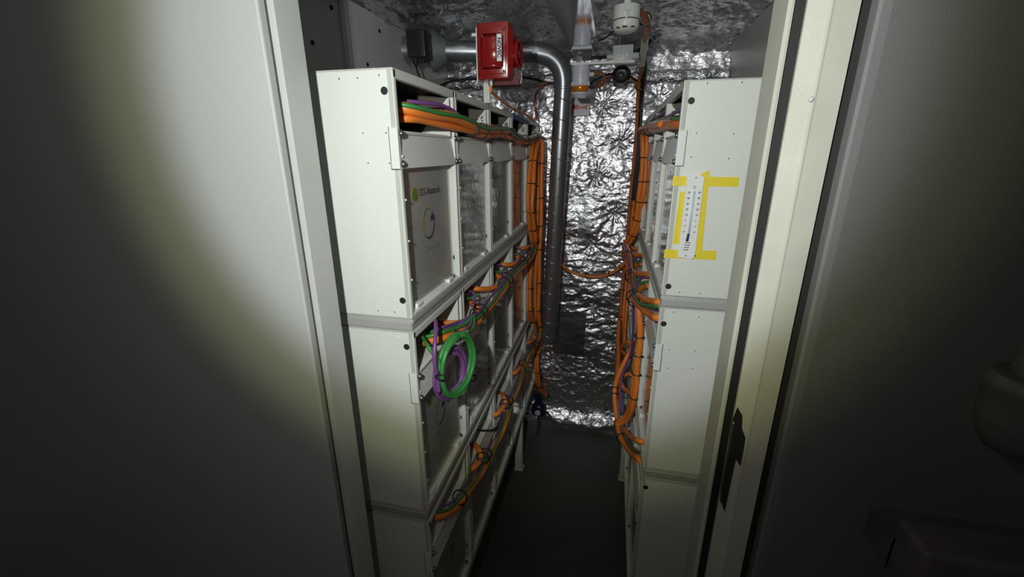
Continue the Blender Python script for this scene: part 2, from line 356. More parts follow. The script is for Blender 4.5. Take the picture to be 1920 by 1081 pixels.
# ------------------------------------------------------------------ battery modules
UW, UH, PITCHY, D = .307, .470, .313, .36
def make_unit(s, Y0, X0, z0):
    """s=+1: front faces +x (left rack); s=-1: mirrored. Local: x=0 front plane."""
    root = empty('battery_module', (X0, Y0, z0), 'tmp', 'battery module')
    def bx(bm, x0, x1, y0, y1, a, b, bev=0.):
        xa, xb = sorted((s*x0, s*x1)); box(bm, xa, xb, y0, y1, a, b, bev)
    bm = bmesh.new()
    bx(bm, -D, -.0005, 0, .003, 0, UH); bx(bm, -D, -.0005, UW-.003, UW, 0, UH)
    bx(bm, -D, -.0005, 0, UW, UH-.003, UH); bx(bm, -D, -.0005, 0, UW, 0, .003)
    bx(bm, -.014, 0, 0, .011, 0, UH, .0025); bx(bm, -.014, 0, UW-.011, UW, 0, UH, .0025)
    bx(bm, -.014, 0, .0, UW, UH-.017, UH, .0025)
    bx(bm, -D, -.004, .003, UW-.003, .362, .366)
    for zz in (.08, .16, .24, .32):       # small pop studs on the folded edges
        for yy in (.010, UW-.012): bx(bm, -.001, .0018, yy, yy+.004, zz, zz+.004, .001)
    link('casing', bm, WHITE, root)
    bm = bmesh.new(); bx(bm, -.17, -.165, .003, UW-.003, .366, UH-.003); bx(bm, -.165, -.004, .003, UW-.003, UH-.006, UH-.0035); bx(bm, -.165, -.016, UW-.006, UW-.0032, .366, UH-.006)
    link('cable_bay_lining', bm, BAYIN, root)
    bm = bmesh.new(); y = UW-.030
    prism(bm, [Vector((s*-.003, y, .367)), Vector((s*-.003, y, UH-.02)), Vector((s*-.008, y, UH-.02)), Vector((s*-.085, y, .367))], (0, .003, 0))
    g = link('gusset', bm, WHITE, root)
    bm = bmesh.new(); bx(bm, -D+.01, -.0245, .003, UW-.003, .003, .362); link('battery_body', bm, MODULE, root)
    bm = bmesh.new(); bx(bm, -.0250, -.0205, .020, .285, .022, .350, .002)
    lp = link('front_panel', bm, MODULE, root)
    px = s*(-.0203)
    def fpt(y, z): return Vector((px, y, z))
    Yd = (0, s, 0)   # reading direction
    def yy(v): return v if s > 0 else .305-v
    bm = bmesh.new(); lathe(bm, [(.0145, 0), (.0145, .0006)], fpt(yy(.097), .243), (s, 0, 0), 28); link('logo_disc', bm, LIME, lp)
    text_obj('EST-Floattech', .0225, TXT, basis(fpt(yy(.178), .245), Yd, (0, 0, 1)), lp, 'logo_lettering', sx=.92)
    for nm, m, a0, a1 in (('logo_arc_lime', LIME, 60, 215), ('logo_arc_navy', NAVY, 215, 385)):
        bm = bmesh.new(); V = []
        for k in range(25):
            a = R(a0+(a1-a0)*k/24); wdt = .0012+.0045*math.sin(math.pi*k/24)**1.0*(1 if nm[-1] == 'e' else .8)
            for rr in (.036, .036-wdt): V.append(fpt(yy(.159)+s*rr*math.cos(a)*.9, .174+rr*math.sin(a)))
        vs = [bm.verts.new(v) for v in V]
        for k in range(24): bm.faces.new((vs[2*k], vs[2*k+1], vs[2*k+3], vs[2*k+2]))
        ret = bmesh.ops.extrude_face_region(bm, geom=bm.faces[:]); bmesh.ops.translate(bm, vec=(s*.0005, 0, 0), verts=[g_ for g_ in ret['geom'] if isinstance(g_, bmesh.types.BMVert)])
        link(nm, bm, m, lp)
    bm = bmesh.new(); c = (yy(.159), .174)
    prism(bm, [fpt(c[0]+s*a, c[1]+b) for a, b in ((.010, .012), (.018, .018), (.022, .027), (.026, .018), (.036, .012), (.030, .002), (.022, .006), (.014, .002))], (s*.0006, 0, 0)); link('logo_plug', bm, NAVY, lp)
    text_obj('Green Orca', .017, FAINT, basis(fpt(yy(.175), .116), Yd, (0, 0, 1)), lp, 'model_lettering')
    bm = bmesh.new(); bx(bm, -.0125, -.0100, .012, .262, .022, .305); link('clear_cover', bm, CLEAR, root)
    bm = bmesh.new(); prism(bm, [Vector((s*-.012, .012, .368)), Vector((s*-.002, .012, .300)), Vector((s*.001, .012, .300)), Vector((s*-.009, .012, .368))], (0, UW-.024, 0)); link('cover_plate', bm, COVER, root)
    for y_, z_ in ((.010, .362), (.010, .308), (UW-.008, .362), (UW-.008, .308)):
        link('cover_bolt', bolt_bm((s*.001, y_, z_), (s, 0, 0), .0055), STEEL, root, 'auto')
    bm = bmesh.new(); prism(bm, [Vector((s*-.024, .012, .022)), Vector((s*-.024, .012, .004)), Vector((s*.0, .012, .004)), Vector((s*.0, .012, .008))], (0, UW-.024, 0)); sl = link('sill', bm, WHITE, root)
    for y_ in (.035, .225):
        bm = bmesh.new(); bx(bm, -.020, -.002, y_, y_+.026, .010, .021, .003); link('clip', bm, CLIP, sl)
    link('flange_bolt', bolt_bm((s*-.0125, UW-.0035, .060), (0, -1, 0), .006, .005), STEEL, root, 'auto')
    link('sill_bolt', bolt_bm((s*-.014, UW-.03, .014), (s*.4, 0, 1), .006, .005), STEEL, root, 'auto')
    return root
def copy_tree(o, parent=None):
    c = o.copy(); COL.objects.link(c)
    if parent: c.parent = parent
    for ch in [x for x in kids[o.name]]: copy_tree(ch, c)
    return c
kids = {}
def index_tree(o):
    kids[o.name] = list(o.children)
    for ch in o.children: index_tree(ch)
ZROW = [1.372, .873, .368]
ROWN = ['top', 'middle', 'bottom']
ORD = ['nearest the doorway', 'second from the doorway', 'third from the doorway', 'fourth from the doorway', 'farthest from the doorway']
def near_details(root, s, rivets, holes, bracket, row):
    """things only visible on the side plate that faces the door: rivets, cable holes, wrap bracket"""
    for (x, z) in rivets:
        bm = bmesh.new(); lathe(bm, [(.0045, 0), (.0045, .0004), (.0018, .0006), (.0014, .0012)], (s*x, -.0, z), (0, -1, 0), 10); link('rivet', bm, WHITE, root)
        if row is not None:
            bm = bmesh.new(); lathe(bm, [(.0014, 0), (.0014, .0008)], (s*x, -.001, z), (0, -1, 0), 8); link('rivet_hole', bm, STEEL, root)
    for (x, z) in holes:
        bm = bmesh.new(); lathe(bm, [(.0068, 0), (.0068, .0006), (.0060, .0008), (.0058, .0003)], (s*x, 0, z), (0, -1, 0), 20); link('grommet', bm, BLACK, root)
    if bracket:
        bm = bmesh.new(); box(bm, *sorted((s*-.016, s*.001)), -.0022, -.0004, .300, .372, .0005); link('cover_bracket', bm, WHITE, root)
        bm = bmesh.new(); box(bm, *sorted((s*-.0175, s*-.016)), -.0012, -.0002, .299, .373); box(bm, *sorted((s*-.0175, s*0)), -.0012, -.0002, .298, .2995); link('bracket_seam', bm, STEEL, root)
NUMS = {0: '6', 1: '6', 2: '8', 3: '0', 4: '2'}
def rack(s, X0, Y0, n, side):
    proto = make_unit(s, Y0, X0, ZROW[0]); index_tree(proto)
    units = {}
    for r in range(3):
        for i in range(n):
            u = proto if (r == 0 and i == 0) else copy_tree(proto)
            u.location = (X0, Y0+PITCHY*i, ZROW[r]); units[(r, i)] = u
            pos = ORD[i] if i < n-1 or n == 5 else 'farthest from the doorway'
            extra = ''
            u['label'] = f'white battery module, {ROWN[r]} row of the {side} rack, {pos}'
            u['group'] = f'battery modules of the {side} rack'
    for i in range(n):
        u = units[(0, i)]; g = [c for c in u.children if c.name.startswith('gusset')][0]
        mw = basis((s*-.0150, UW-.0308, .424), (1, 0, 0), (0, 0, 1))
        t = text_obj(NUMS[i], .026, TXT, mw, g, 'number', bold=.0006)
    return units
LU = rack(1, -.385, .756, 5, 'left')
RU = rack(-1, .132, 1.028, 4, 'right')
near_details(LU[(0, 0)], 1, [(-.068, .455), (-.026, .458), (-.105, .455), (-.068, .363), (-.022, .363), (-.064, .310), (-.020, .310), (-.075, .014), (-.038, .014)], [(-.019, .433), (-.018, .040)], True, 0)
near_details(LU[(1, 0)], 1, [(-.075, .455), (-.035, .455), (-.07, .330), (-.07, .26), (-.03, .33)], [(-.018, .435)], True, None)
near_details(LU[(2, 0)], 1, [(-.075, .455), (-.035, .455)], [], True, None)
near_details(RU[(0, 0)], -1, [(-.045, .462), (-.110, .462), (-.035, .366), (-.108, .364), (-.030, .318), (-.105, .315), (-.040, .012), (-.085, .012)], [(-.018, .430), (-.014, .024)], True, 0)
near_details(RU[(1, 0)], -1, [(-.032, .460), (-.090, .452), (-.092, .364), (-.092, .315), (-.032, .36), (-.035, .31)], [(-.013, .427)], True, 0)
near_details(RU[(2, 0)], -1, [(-.045, .455)], [(-.014, .44)], False, None)

# rails between the rows and rack feet
FR = {True: empty('rack_frame', (-.56, 1.5, 0), 'grey aluminium rail frame carrying the left rack of battery modules', 'rack'),
      False: empty('rack_frame', (.32, 1.6, 0), 'grey aluminium rail frame carrying the right rack of battery modules', 'rack')}
def rail(x0, x1, y0, y1, z0, z1, label):
    bm = bmesh.new(); box(bm, x0, x1, y0, y1, z0, z1, .002)
    xf = x1 if x1 < 0 else x0; sg = 1 if x1 < 0 else -1
    box(bm, *sorted((xf-.003*sg, xf+.0025*sg)), y0+.002, y1, z0+(z1-z0)*.62, z1-.001, .001)
    box(bm, x0+.002, x1-.002, y0-.003, y0+.004, z0+.002, z1-.006, .001)
    o = link('rail', bm, RAIL, FR[x1 < 0]); o.matrix_parent_inverse = Matrix.Translation(o.parent.location).inverted(); return o
LY1 = .756+PITCHY*5; RY1 = 1.028+PITCHY*4
rail(-.745, -.387, .757, LY1, 1.3445, 1.3705, 'grey aluminium rail between the top and middle rows of the left rack')
rail(-.745, -.387, .757, LY1, .8445, .8715, 'grey aluminium rail between the middle and bottom rows of the left rack')
rail(-.745, -.387, .757, LY1, .330, .3665, 'grey base rail under the bottom row of the left rack')
rail(.134, .492, 1.029, RY1, 1.3445, 1.3705, 'grey aluminium rail between the top and middle rows of the right rack')
rail(.134, .492, 1.029, RY1, .8445, .8715, 'grey aluminium rail between the middle and bottom rows of the right rack')
rail(.134, .492, 1.029, RY1, .330, .3665, 'grey base rail under the bottom row of the right rack')
for (x, y, lb) in ((-.41, 1.957, 'white square leg under the left rack, beside the aisle, the far one'), (-.41, .80, 'white square leg under the left rack near the doorway'), (.16, 1.08, 'white square leg under the right rack near the doorway'), (.16, 2.0, 'white square leg under the right rack, the far one')):
    bm = bmesh.new(); box(bm, x-.02, x+.02, y-.02, y+.02, .006, .3295, .002); box(bm, x-.024, x+.024, y-.024, y+.024, 0, .006)
    o = link('leg', bm, WHITE, FR[x < 0]); o.matrix_parent_inverse = Matrix.Translation(o.parent.location).inverted()

# ------------------------------------------------------------------ cables, left rack
OR_, GR_, PU_ = ('orange_cable', ORANGE), ('green_cable', GREEN), ('purple_cable', PURPLE)
def C(kind, r, a, b, t0, t1, label, group): return (kind[0], kind[1], r, a, b, t0, t1, label, 'cable', group)
G1 = 'cables along the top of the left rack'
top = [aX(x, y, X) for x, y, X in ((738, 207, -.43), (765, 211, -.40), (800, 217, -.385), (842, 225, -.372), (875, 236, -.366), (900, 245, -.364), (920, 247, -.364), (940, 247, -.364), (960, 253, -.364), (980, 263, -.362), (996, 261, -.36), (1008, 256, -.36), (1015, 262, -.36))]
bundle(top, [
 C(OR_, .0115, .004, .006, 0, .62, 'thick orange power cable, uppermost in the open bay of the top left module', G1),
 C(OR_, .0105, .000, -.012, 0, .62, 'thick orange power cable, lowest in the open bay of the top left module', G1),
 C(OR_, .0075, -.010, -.006, 0, 1, 'orange cable behind the two thick ones along the top of the left rack', G1),
 C(GR_, .0045, .004, .0205, .0, .60, 'green cable lying on the thick orange cables along the top of the left rack', G1),
 C(('grey_cable', GREYC), .0045, .002, .012, .35, 1, 'dark grey-green cable along the top of the left rack', G1),
 C(('braided_cable', COPPER), .0095, .006, -.001, .42, .97, 'copper-brown shiny sleeved cable along the top of the left rack', G1),
 C(('braided_cable', COPPER), .0075, .004, -.015, .45, .94, 'lower copper-brown sleeved cable along the top of the left rack', G1)],
 ties=(.36, .43, .55, .66, .78, .88), tr=.020, tie_label='black cable tie around the cables along the top of the left rack', tie_group='cable ties of the top left cables')
cable('purple_cable', [aX(x, y, X) for x, y, X in ((738, 188, -.45), (765, 190, -.42), (800, 193, -.395), (830, 198, -.382), (850, 208, -.374), (866, 222, -.366), (880, 238, -.372))], .0042, PURPLE, 'purple cable arching over the orange ones inside the first top bay on the left', 'cable', G1)
for k, (dx, X0) in enumerate(((0, -.40), (66, -.405), (108, -.40))):
    a = [(862, 228), (905, 232), (935, 238)][k]
    cable('purple_cable', [aX(a[0]+i*9, a[1]-6+i*4+(3 if i == 1 else 0), -.43+.02*i) for i in range(4)], .004, PURPLE, ['purple cable inside the second top bay of the left rack', 'purple cable inside the third top bay of the left rack', 'purple cable inside the fourth top bay of the left rack'][k], 'cable', G1)

# drop A then row-two run
G2 = 'cables along the middle row of the left rack'
runA = [aX(x, y, X) for x, y, X in ((1010, 256, -.36), (1004, 272, -.352), (1000, 300, -.35), (997, 340, -.35), (995, 385, -.35), (998, 420, -.35), (1001, 445, -.35), (1002, 462, -.352), (993, 482, -.354), (971, 503, -.356), (953, 525, -.356), (933, 551, -.356), (912, 577, -.356), (896, 597, -.356), (873, 610, -.36), (845, 622, -.37), (820, 630, -.385), (792, 638, -.42))]
bundle(runA, [
 C(OR_, .0095, .006, -.004, 0, 1, 'thick orange cable dropping from the top to the left rack middle row', G2),
 C(OR_, .0085, -.010, -.010, 0, .42, 'orange cable, left strand of the near drop at the far end of the left rack', G2),
 C(OR_, .0085, -.012, .010, 0, .40, 'orange cable, right strand of the near drop at the far end of the left rack', G2),
 C(GR_, .0048, .009, .0110, .42, .985, 'green cable beside the thick orange one along the middle row of the left rack', G2),
 C(PU_, .0038, .000, .0190, .42, .94, 'purple cable along the middle row of the left rack', G2),
 C(('grey_cable', GREYC), .0045, -.005, .0125, .40, .95, 'grey cable behind the green one along the middle row of the left rack', G2)],
 ties=(.13, .19, .25, .31, .37), tr=.022, tie_label='black cable tie on the near orange drop at the end of the left rack', tie_group='ties of the near left drop')
def ties_on(pts, X, tr, lab, grp, dirn=(0, .6, .8)):
    for (x, y, dx, dy) in pts:
        p = aX(x, y, X); q = aX(x+dx, y+dy, X); tie_at(p, (q-p), tr, lab, grp)
ties_on([(894, 590, 8, -10), (901, 582, 8, -10), (945, 530, 8, -11), (951, 521, 8, -11), (981, 490, 8, -8), (1001, 455, -1, -8)], -.357, .021, 'black cable tie on the cable run of the left middle row', 'ties of the left middle run')
# stubs out of the module bays, pixel traces on planes just off the rack face
def stub(pts, lab, grp, r=.0085, m=ORANGE, nm='orange_cable'):
    return cable(nm, [aX(x, y, X) for x, y, X in pts], r, m, lab, 'cable', grp)
GS2 = 'short cables leaving the middle row bays of the left rack'
N3 = ['first', 'second', 'third', 'fourth', 'fifth']
s2 = [[((822, 606), (845, 606), (866, 604), (884, 596))],
      [((876, 540), (893, 541), (915, 541), (930, 537)), ((872, 560), (884, 567), (893, 576), (903, 584))],
      [((930, 492), (942, 495), (956, 496), (966, 492)), ((922, 508), (931, 515), (940, 522), (949, 526))],
      [((962, 461), (971, 464), (982, 465), (990, 462)), ((960, 472), (967, 478), (975, 484), (982, 487))]]
for k, st_ in enumerate(s2):
    for j, pp in enumerate(st_):
        stub([(x, y, [-.44, -.40, -.375, -.362][i]) for i, (x, y) in enumerate(pp)], f"{'upper' if j == 0 else 'lower'} short orange cable from the {N3[k]} middle row bay of the left rack", GS2)
for k, (x, y) in enumerate(((880, 553), (934, 503), (966, 470))):
    stub([(x-14, y-6, -.43), (x-2, y-8, -.40), (x+8, y-4, -.375), (x+10, y+8, -.368), (x+6, y+20, -.366)], f'purple loop in the {N3[k+1]} middle row bay of the left rack', GS2, .0038, PURPLE, 'purple_cable')
    stub([(x-16, y+8, -.43), (x-4, y+7, -.40), (x+8, y+4, -.375), (x+18, y-2, -.364)], f'green cable in the {N3[k+1]} middle row bay of the left rack', GS2, .0038, GREEN, 'green_cable')
stub([(800, 622, -.42), (822, 620, -.39), (850, 616, -.37), (872, 606, -.352), (886, 594, -.345)], 'green cable crossing above the lower orange cable in the first middle bay', GS2, .0046, GREEN, 'green_cable')
stub([(806, 617, -.42), (826, 615, -.39), (850, 611, -.372), (868, 602, -.358), (884, 590, -.352)], 'purple cable crossing above the green coil in the first middle bay', GS2, .004, PURPLE, 'purple_cable')

# green and purple coils hanging from the run
def coil(name, m, c, rx, rz, turns, r, hx, label, spread, group):
    h = Vector((hx, math.sqrt(1-hx*hx), 0)); nrm = Vector((h.y, -h.x, 0)); pts = []
    for i in range(turns*28+1):
        t = i/28; a = 2*math.pi*t+math.pi/2; k = (t*.37) % 1.0; lay = int(t) % 2
        q = (int(t)*7 % turns)/turns
        f = 1-.36*q*(1-.45*math.sin(a)); dz = .004*math.sin(t*2.1)
        pts.append(Vector(c) + h*(rx*f*math.cos(a)) + Vector((0, 0, rz*f*math.sin(a)+dz)) + nrm*(spread*(lay-.5)+.0015*math.sin(a*2+t)))
    bm = bmesh.new(); tube(bm, pts, r, 8)
    return tag(link(name, bm, m, smooth=True), label, 'cable', group)
cc = aX(857, 683, -.330)
coil('green_cable', GREEN, cc, .066, .073, 7, .0048, .26, 'long green cable wound into a coil hanging from the left rack', .010, 'coiled cables')
coil('purple_cable', PURPLE, cc+Vector((-.014, -.004, -.026)), .058, .066, 4, .0042, .30, 'purple cable wound behind the green coil', .007, 'coiled cables')
cable('purple_cable', [aX(x, y, X) for x, y, X in ((815, 598, -.40), (817, 605, -.37), (817, 625, -.357), (815, 650, -.352), (815, 680, -.350), (820, 705, -.349), (823, 735, -.348))], .0046, PURPLE, 'purple cable hanging straight down at the left of the green coil', 'cable', 'coiled cables')
cable('green_cable', [aX(x, y, X) for x, y, X in ((792, 630, -.40), (800, 645, -.372), (810, 660, -.358), (822, 676, -.350), (824, 695, -.347))], .0042, GREEN, 'green cable end leading from the first middle bay down into the coil', 'cable', 'coiled cables')
cable('green_cable', [aX(x, y, X) for x, y, X in ((888, 590, -.347), (889, 605, -.338), (884, 618, -.330), (875, 622, -.325))], .0044, GREEN, 'green cable end rising from the coil to the run', 'cable', 'coiled cables')
cable('purple_cable', [aX(x, y, X) for x, y, X in ((884, 590, -.350), (883, 605, -.342), (877, 614, -.336), (868, 622, -.332))], .0042, PURPLE, 'purple cable end rising from the coil to the run', 'cable', 'coiled cables')
for (x, y, lab, dv) in ((858, 625, 'black cable tie at the top of the green coil', (0, 1, .15)), (828, 707, 'black cable tie at the left of the green coil', (0, .3, 1)), (884, 709, 'black cable tie at the right of the green coil', (0, -.3, 1))):
    p = aX(x, y, -.333); tie_at(p, Vector(dv), .0135, lab, 'ties of the green coil', Vector((.7, -.7, 0)))

# drop B then the bottom-row run
G3 = 'cables along the bottom row of the left rack'
runB = [aX(x, y, X) for x, y, X in ((1014, 262, -.345), (1014, 290, -.342), (1013, 340, -.34), (1012, 400, -.34), (1011, 445, -.34), (1009, 490, -.342), (1008, 540, -.345), (1008, 585, -.345), (1010, 615, -.345), (1007, 638, -.35), (996, 655, -.352), (985, 672, -.353), (978, 698, -.354), (969, 724, -.354), (959, 748, -.355), (950, 775, -.355), (938, 808, -.356), (923, 840, -.356), (908, 868, -.357), (895, 890, -.358), (877, 916, -.362), (857, 942, -.368), (835, 958, -.378), (812, 964, -.40))]
bundle(runB, [
 C(OR_, .0095, .006, -.004, 0, 1, 'thick orange cable in the far drop, running along the bottom row of the left rack', G3),
 C(OR_, .0085, -.010, .012, 0, .33, 'orange cable, right strand of the far drop at the end of the left rack', G3),
 C(GR_, .0040, .006, .0085, .34, .99, 'green cable beside the orange one along the bottom row of the left rack', G3),
 C(PU_, .0032, -.005, .0140, .36, .96, 'purple cable behind the green one along the bottom row of the left rack', G3)],
 ties=(.06, .11, .155, .20, .25, .30, .34), tr=.020, tie_label='black cable tie on the far orange drop at the end of the left rack', tie_group='ties of the far left drop')
ties_on([(997, 650, 5, -8), (1003, 643, 5, -8), (977, 690, 5, -12), (981, 681, 5, -12), (947, 757, 7, -14), (953, 750, 7, -14), (905, 858, 7, -14), (911, 850, 7, -14), (862, 932, 12, -12)], -.357, .020, 'black cable tie on the cable run of the left bottom row', 'ties of the left bottom run')
GS3 = 'short cables leaving the bottom row bays of the left rack'
s3 = [[((868, 889), (878, 884), (888, 876), (899, 866)), ((884, 832), (892, 835), (899, 845), (903, 858))],
      [((908, 777), (922, 778), (934, 774), (945, 760)), ((932, 736), (940, 737), (945, 745), (949, 755))],
      [((947, 701), (958, 702), (967, 697), (976, 688)), ((966, 673), (972, 676), (977, 683), (980, 690))],
      [((976, 643), (985, 644), (993, 641), (1000, 636)), ((990, 620), (996, 625), (1001, 630), (1005, 636))]]
for k, st_ in enumerate(s3):
    for j, pp in enumerate(st_):
        stub([(x, y, [-.425, -.395, -.372, -.360][i]) for i, (x, y) in enumerate(pp)], f"{'near' if j == 0 else 'far'} short orange cable joining the bottom run at the {['nearest', 'second', 'third', 'farthest'][k]} double tie on the left", GS3)
stub([(862, 862, -.43), (872, 862, -.40), (880, 880, -.380), (876, 900, -.372), (862, 925, -.368)], 'green loop in the nearest bottom row bay of the left rack', GS3, .0042, GREEN, 'green_cable')
stub([(888, 806, -.43), (905, 806, -.385), (922, 806, -.372), (935, 798, -.362)], 'dark thin cable in the second bottom row bay of the left rack', GS3, .003, BLACK, 'black_cable')
# third drop to the foot of the end wall
G4 = 'cables dropping to the foot of the end wall'
runC = [aX(x, y, X) for x, y, X in ((1001, 458, -.372), (996, 490, -.372), (994, 540, -.372), (994, 580, -.370), (1000, 600, -.365), (1006, 620, -.36))]
bundle(runC, [C(OR_, .0085, 0, 0, 0, 1, 'orange cable strand between the two drops at the end of the left rack', G4), C(OR_, .0075, -.012, .009, 0, .8, 'orange cable strand behind, between the two drops of the left rack', G4)],
 ties=(.2, .4, .62, .8), tr=.017, tie_label='black cable tie on the short middle drop of the left rack', tie_group='ties of the short middle drop')
runD = [aX(x, y, X) for x, y, X in ((1008, 600, -.37), (1011, 640, -.368), (1007, 670, -.366), (1007, 700, -.362), (1012, 725, -.352), (1021, 742, -.335), (1030, 752, -.315), (1036, 762, -.30))]
bundle(runD, [C(OR_, .008, .006, 0, 0, 1, 'orange cable going down to the foot of the foil wall, right strand', G4), C(OR_, .008, -.009, 0, 0, 1, 'orange cable going down to the foot of the foil wall, left strand', G4)],
 ties=(.1, .28, .42, .57, .8), tr=.018, tie_label='black cable tie on the cables going down to the foot of the foil wall', tie_group='ties of the cables going down to the floor')

# ------------------------------------------------------------------ cables, right rack
def YP(L): return [aY(x, y, Y) for x, y, Y in L]
H1 = 'cables along the top of the right rack'
topR = YP([(1290, 232, 1.06), (1272, 234, 1.12), (1255, 236, 1.25), (1238, 238, 1.45), (1222, 241, 1.7), (1208, 244, 1.95), (1203, 248, 2.05)])
bundle(topR, [
 C(OR_, .0115, 0, 0, 0, .75, 'thick orange cable entering the first top bay of the right rack', H1),
 C(('braided_cable', COPPER), .0085, .0, -.014, .35, 1, 'copper-brown sleeved cable under the orange one, top of the right rack', H1),
 C(('grey_cable', GREYC), .005, .0, .012, .4, 1, 'dark grey cable over the sleeved one, top of the right rack', H1),
 C(OR_, .0085, -.012, -.006, .4, 1, 'orange cable behind the sleeved one, top of the right rack', H1)],
 ties=(.66, .74, .82, .9), tr=.019, tie_label='black cable tie on the top cables of the right rack', tie_group='ties of the top right cables')
cable('green_cable', YP([(1285, 224, 1.07), (1270, 222, 1.12), (1252, 220, 1.3), (1236, 224, 1.5), (1222, 230, 1.7), (1212, 238, 1.9)]), .0048, GREEN, 'green cable arching over the orange one, top of the right rack', 'cable', H1)
cable('purple_cable', YP([(1280, 204, 1.10), (1268, 210, 1.17), (1256, 217, 1.25), (1244, 222, 1.4)]), .0045, PURPLE, 'purple cable in the first top bay of the right rack', 'cable', H1)
cable('purple_cable', YP([(1250, 206, 1.42), (1240, 214, 1.5), (1228, 220, 1.65), (1220, 226, 1.8)]), .0045, PURPLE, 'purple cable in the second top bay of the right rack', 'cable', H1)
H2 = 'cables dropping from the top of the right rack'
dropR = YP([(1207, 246, 1.98), (1210, 258, 1.95), (1209, 290, 1.95), (1206, 335, 1.95), (1202, 372, 1.95), (1196, 410, 1.97), (1186, 440, 2.0), (1176, 458, 2.05), (1172, 478, 2.1)])
bundle(dropR, [C(OR_, .0105, .007, 0, 0, 1, 'orange cable, right strand of the curved drop beside the right rack', H2), C(OR_, .0105, -.010, .004, 0, 1, 'orange cable, left strand of the curved drop beside the right rack', H2), C(OR_, .008, 0, -.014, 0, .9, 'orange cable, rear strand of the curved drop beside the right rack', H2)],
 ties=(.28, .40, .52, .63, .74, .9), tr=.024, tie_label='black cable tie on the curved orange drop beside the right rack', tie_group='ties of the curved right drop')
# long cable from the ceiling down the end wall
H3 = 'cables running down the foil wall beside the right rack'
runE = YP([(1192, 22, 1.47), (1200, 22, 1.50), (1209, 33, 1.55), (1212, 55, 1.65), (1208, 80, 1.85), (1203, 110, 2.05), (1200, 140, 2.2), (1197, 180, 2.30), (1193, 240, 2.31), (1188, 310, 2.31), (1181, 385, 2.31), (1174, 460, 2.31), (1169, 520, 2.3), (1163, 580, 2.25), (1158, 640, 2.15), (1156, 700, 2.1), (1156, 770, 2.1)])
bundle(runE, [C(('orange_cable', ORANGE2), .0085, 0, 0, 0, 1, 'long rust-orange cable from the ceiling detector down the foil wall', H3),
 C(OR_, .009, .016, 0, .62, 1, 'orange cable beside the long one, lower half of the foil wall', H3),
 C(OR_, .009, .034, 0, .64, .92, 'orange cable nearest the right rack, lower half of the foil wall', H3),
 C(('black_cable', PLASTIC_BLACK), .0062, .018, -.006, .38, .70, 'straight black cable right of the long orange one on the foil wall', H3),
 C(('black_cable', PLASTIC_BLACK), .0055, .011, -.012, .38, .70, 'black cable behind the long orange one on the foil wall', H3)],
 ties=(.14, .30, .36, .42, .47, .53, .58, .63, .68, .73, .78, .83), tr=.018, tie_label='black cable tie on the long orange cable down the foil wall', tie_group='ties of the long wall cable')
# middle row run of the right rack
H4 = 'cables along the middle row of the right rack'
r2 = YP([(1262, 600, 1.10), (1234, 595, 1.07), (1222, 590, 1.13), (1208, 582, 1.22), (1195, 569, 1.33), (1187, 555, 1.42), (1187, 540, 1.5), (1184, 520, 1.6), (1179, 500, 1.7), (1176, 480, 1.8), (1173, 462, 1.95)])
bundle(r2, [C(OR_, .0105, 0, 0, 0, 1, 'thick orange cable into the first middle bay of the right rack', H4),
 C(('braided_cable', COPPER), .0065, -.006, .012, .4, 1, 'brown sleeved cable along the middle row of the right rack', H4),
 C(PU_, .0042, .012, .008, .3, 1, 'purple cable along the middle row of the right rack', H4)],
 ties=(.46, .50, .70, .73, .9), tr=.022, tie_label='black cable tie on the middle run of the right rack', tie_group='ties of the right middle run')
cable('green_cable', YP([(1260, 575, 1.10), (1234, 573, 1.08), (1220, 573, 1.12), (1203, 571, 1.22), (1194, 561, 1.32), (1191, 546, 1.42), (1191, 528, 1.52), (1184, 505, 1.7), (1178, 482, 1.85)]), .0052, GREEN, 'green cable bending into the first middle bay of the right rack', 'cable', H4)
H5 = 'short cables leaving the middle row bays of the right rack'
for k, pp in enumerate([[(1262, 570, 1.10), (1236, 566, 1.07), (1222, 564, 1.13), (1208, 560, 1.22), (1196, 552, 1.35)], [(1221, 515, 1.38), (1209, 513, 1.43), (1197, 513, 1.5), (1188, 508, 1.6)], [(1218, 535, 1.38), (1208, 537, 1.42), (1199, 543, 1.46), (1193, 553, 1.5)],
        [(1208, 479, 1.70), (1200, 478, 1.75), (1189, 476, 1.8), (1181, 472, 1.9)], [(1205, 495, 1.70), (1198, 496, 1.75), (1190, 499, 1.78), (1185, 505, 1.8)], [(1198, 466, 2.0), (1190, 466, 2.02), (1182, 463, 2.05)]]):
    cable('orange_cable', YP(pp), .009, ORANGE, ['short orange cable, upper, first middle bay of the right rack', 'short orange cable, upper, second middle bay of the right rack', 'short orange cable, lower, second middle bay of the right rack', 'short orange cable, upper, third middle bay of the right rack', 'short orange cable, lower, third middle bay of the right rack', 'short orange cable at the farthest middle bay of the right rack'][k], 'cable', H5)
for k, (x, y, Y) in enumerate(((1209, 524, 1.42), (1201, 485, 1.75))):
    cable('purple_cable', YP([(x+4, y-4, Y-.03), (x-6, y-2, Y), (x-14, y+6, Y+.03), (x-17, y+18, Y+.04)]), .004, PURPLE, f'purple cable from the {N3[k+1]} middle bay of the right rack', 'cable', H5)
    cable('green_cable', YP([(x+4, y+6, Y-.03), (x-5, y+6, Y), (x-14, y+3, Y+.04), (x-20, y-6, Y+.08)]), .004, GREEN, f'green cable from the {N3[k+1]} middle bay of the right rack', 'cable', H5)
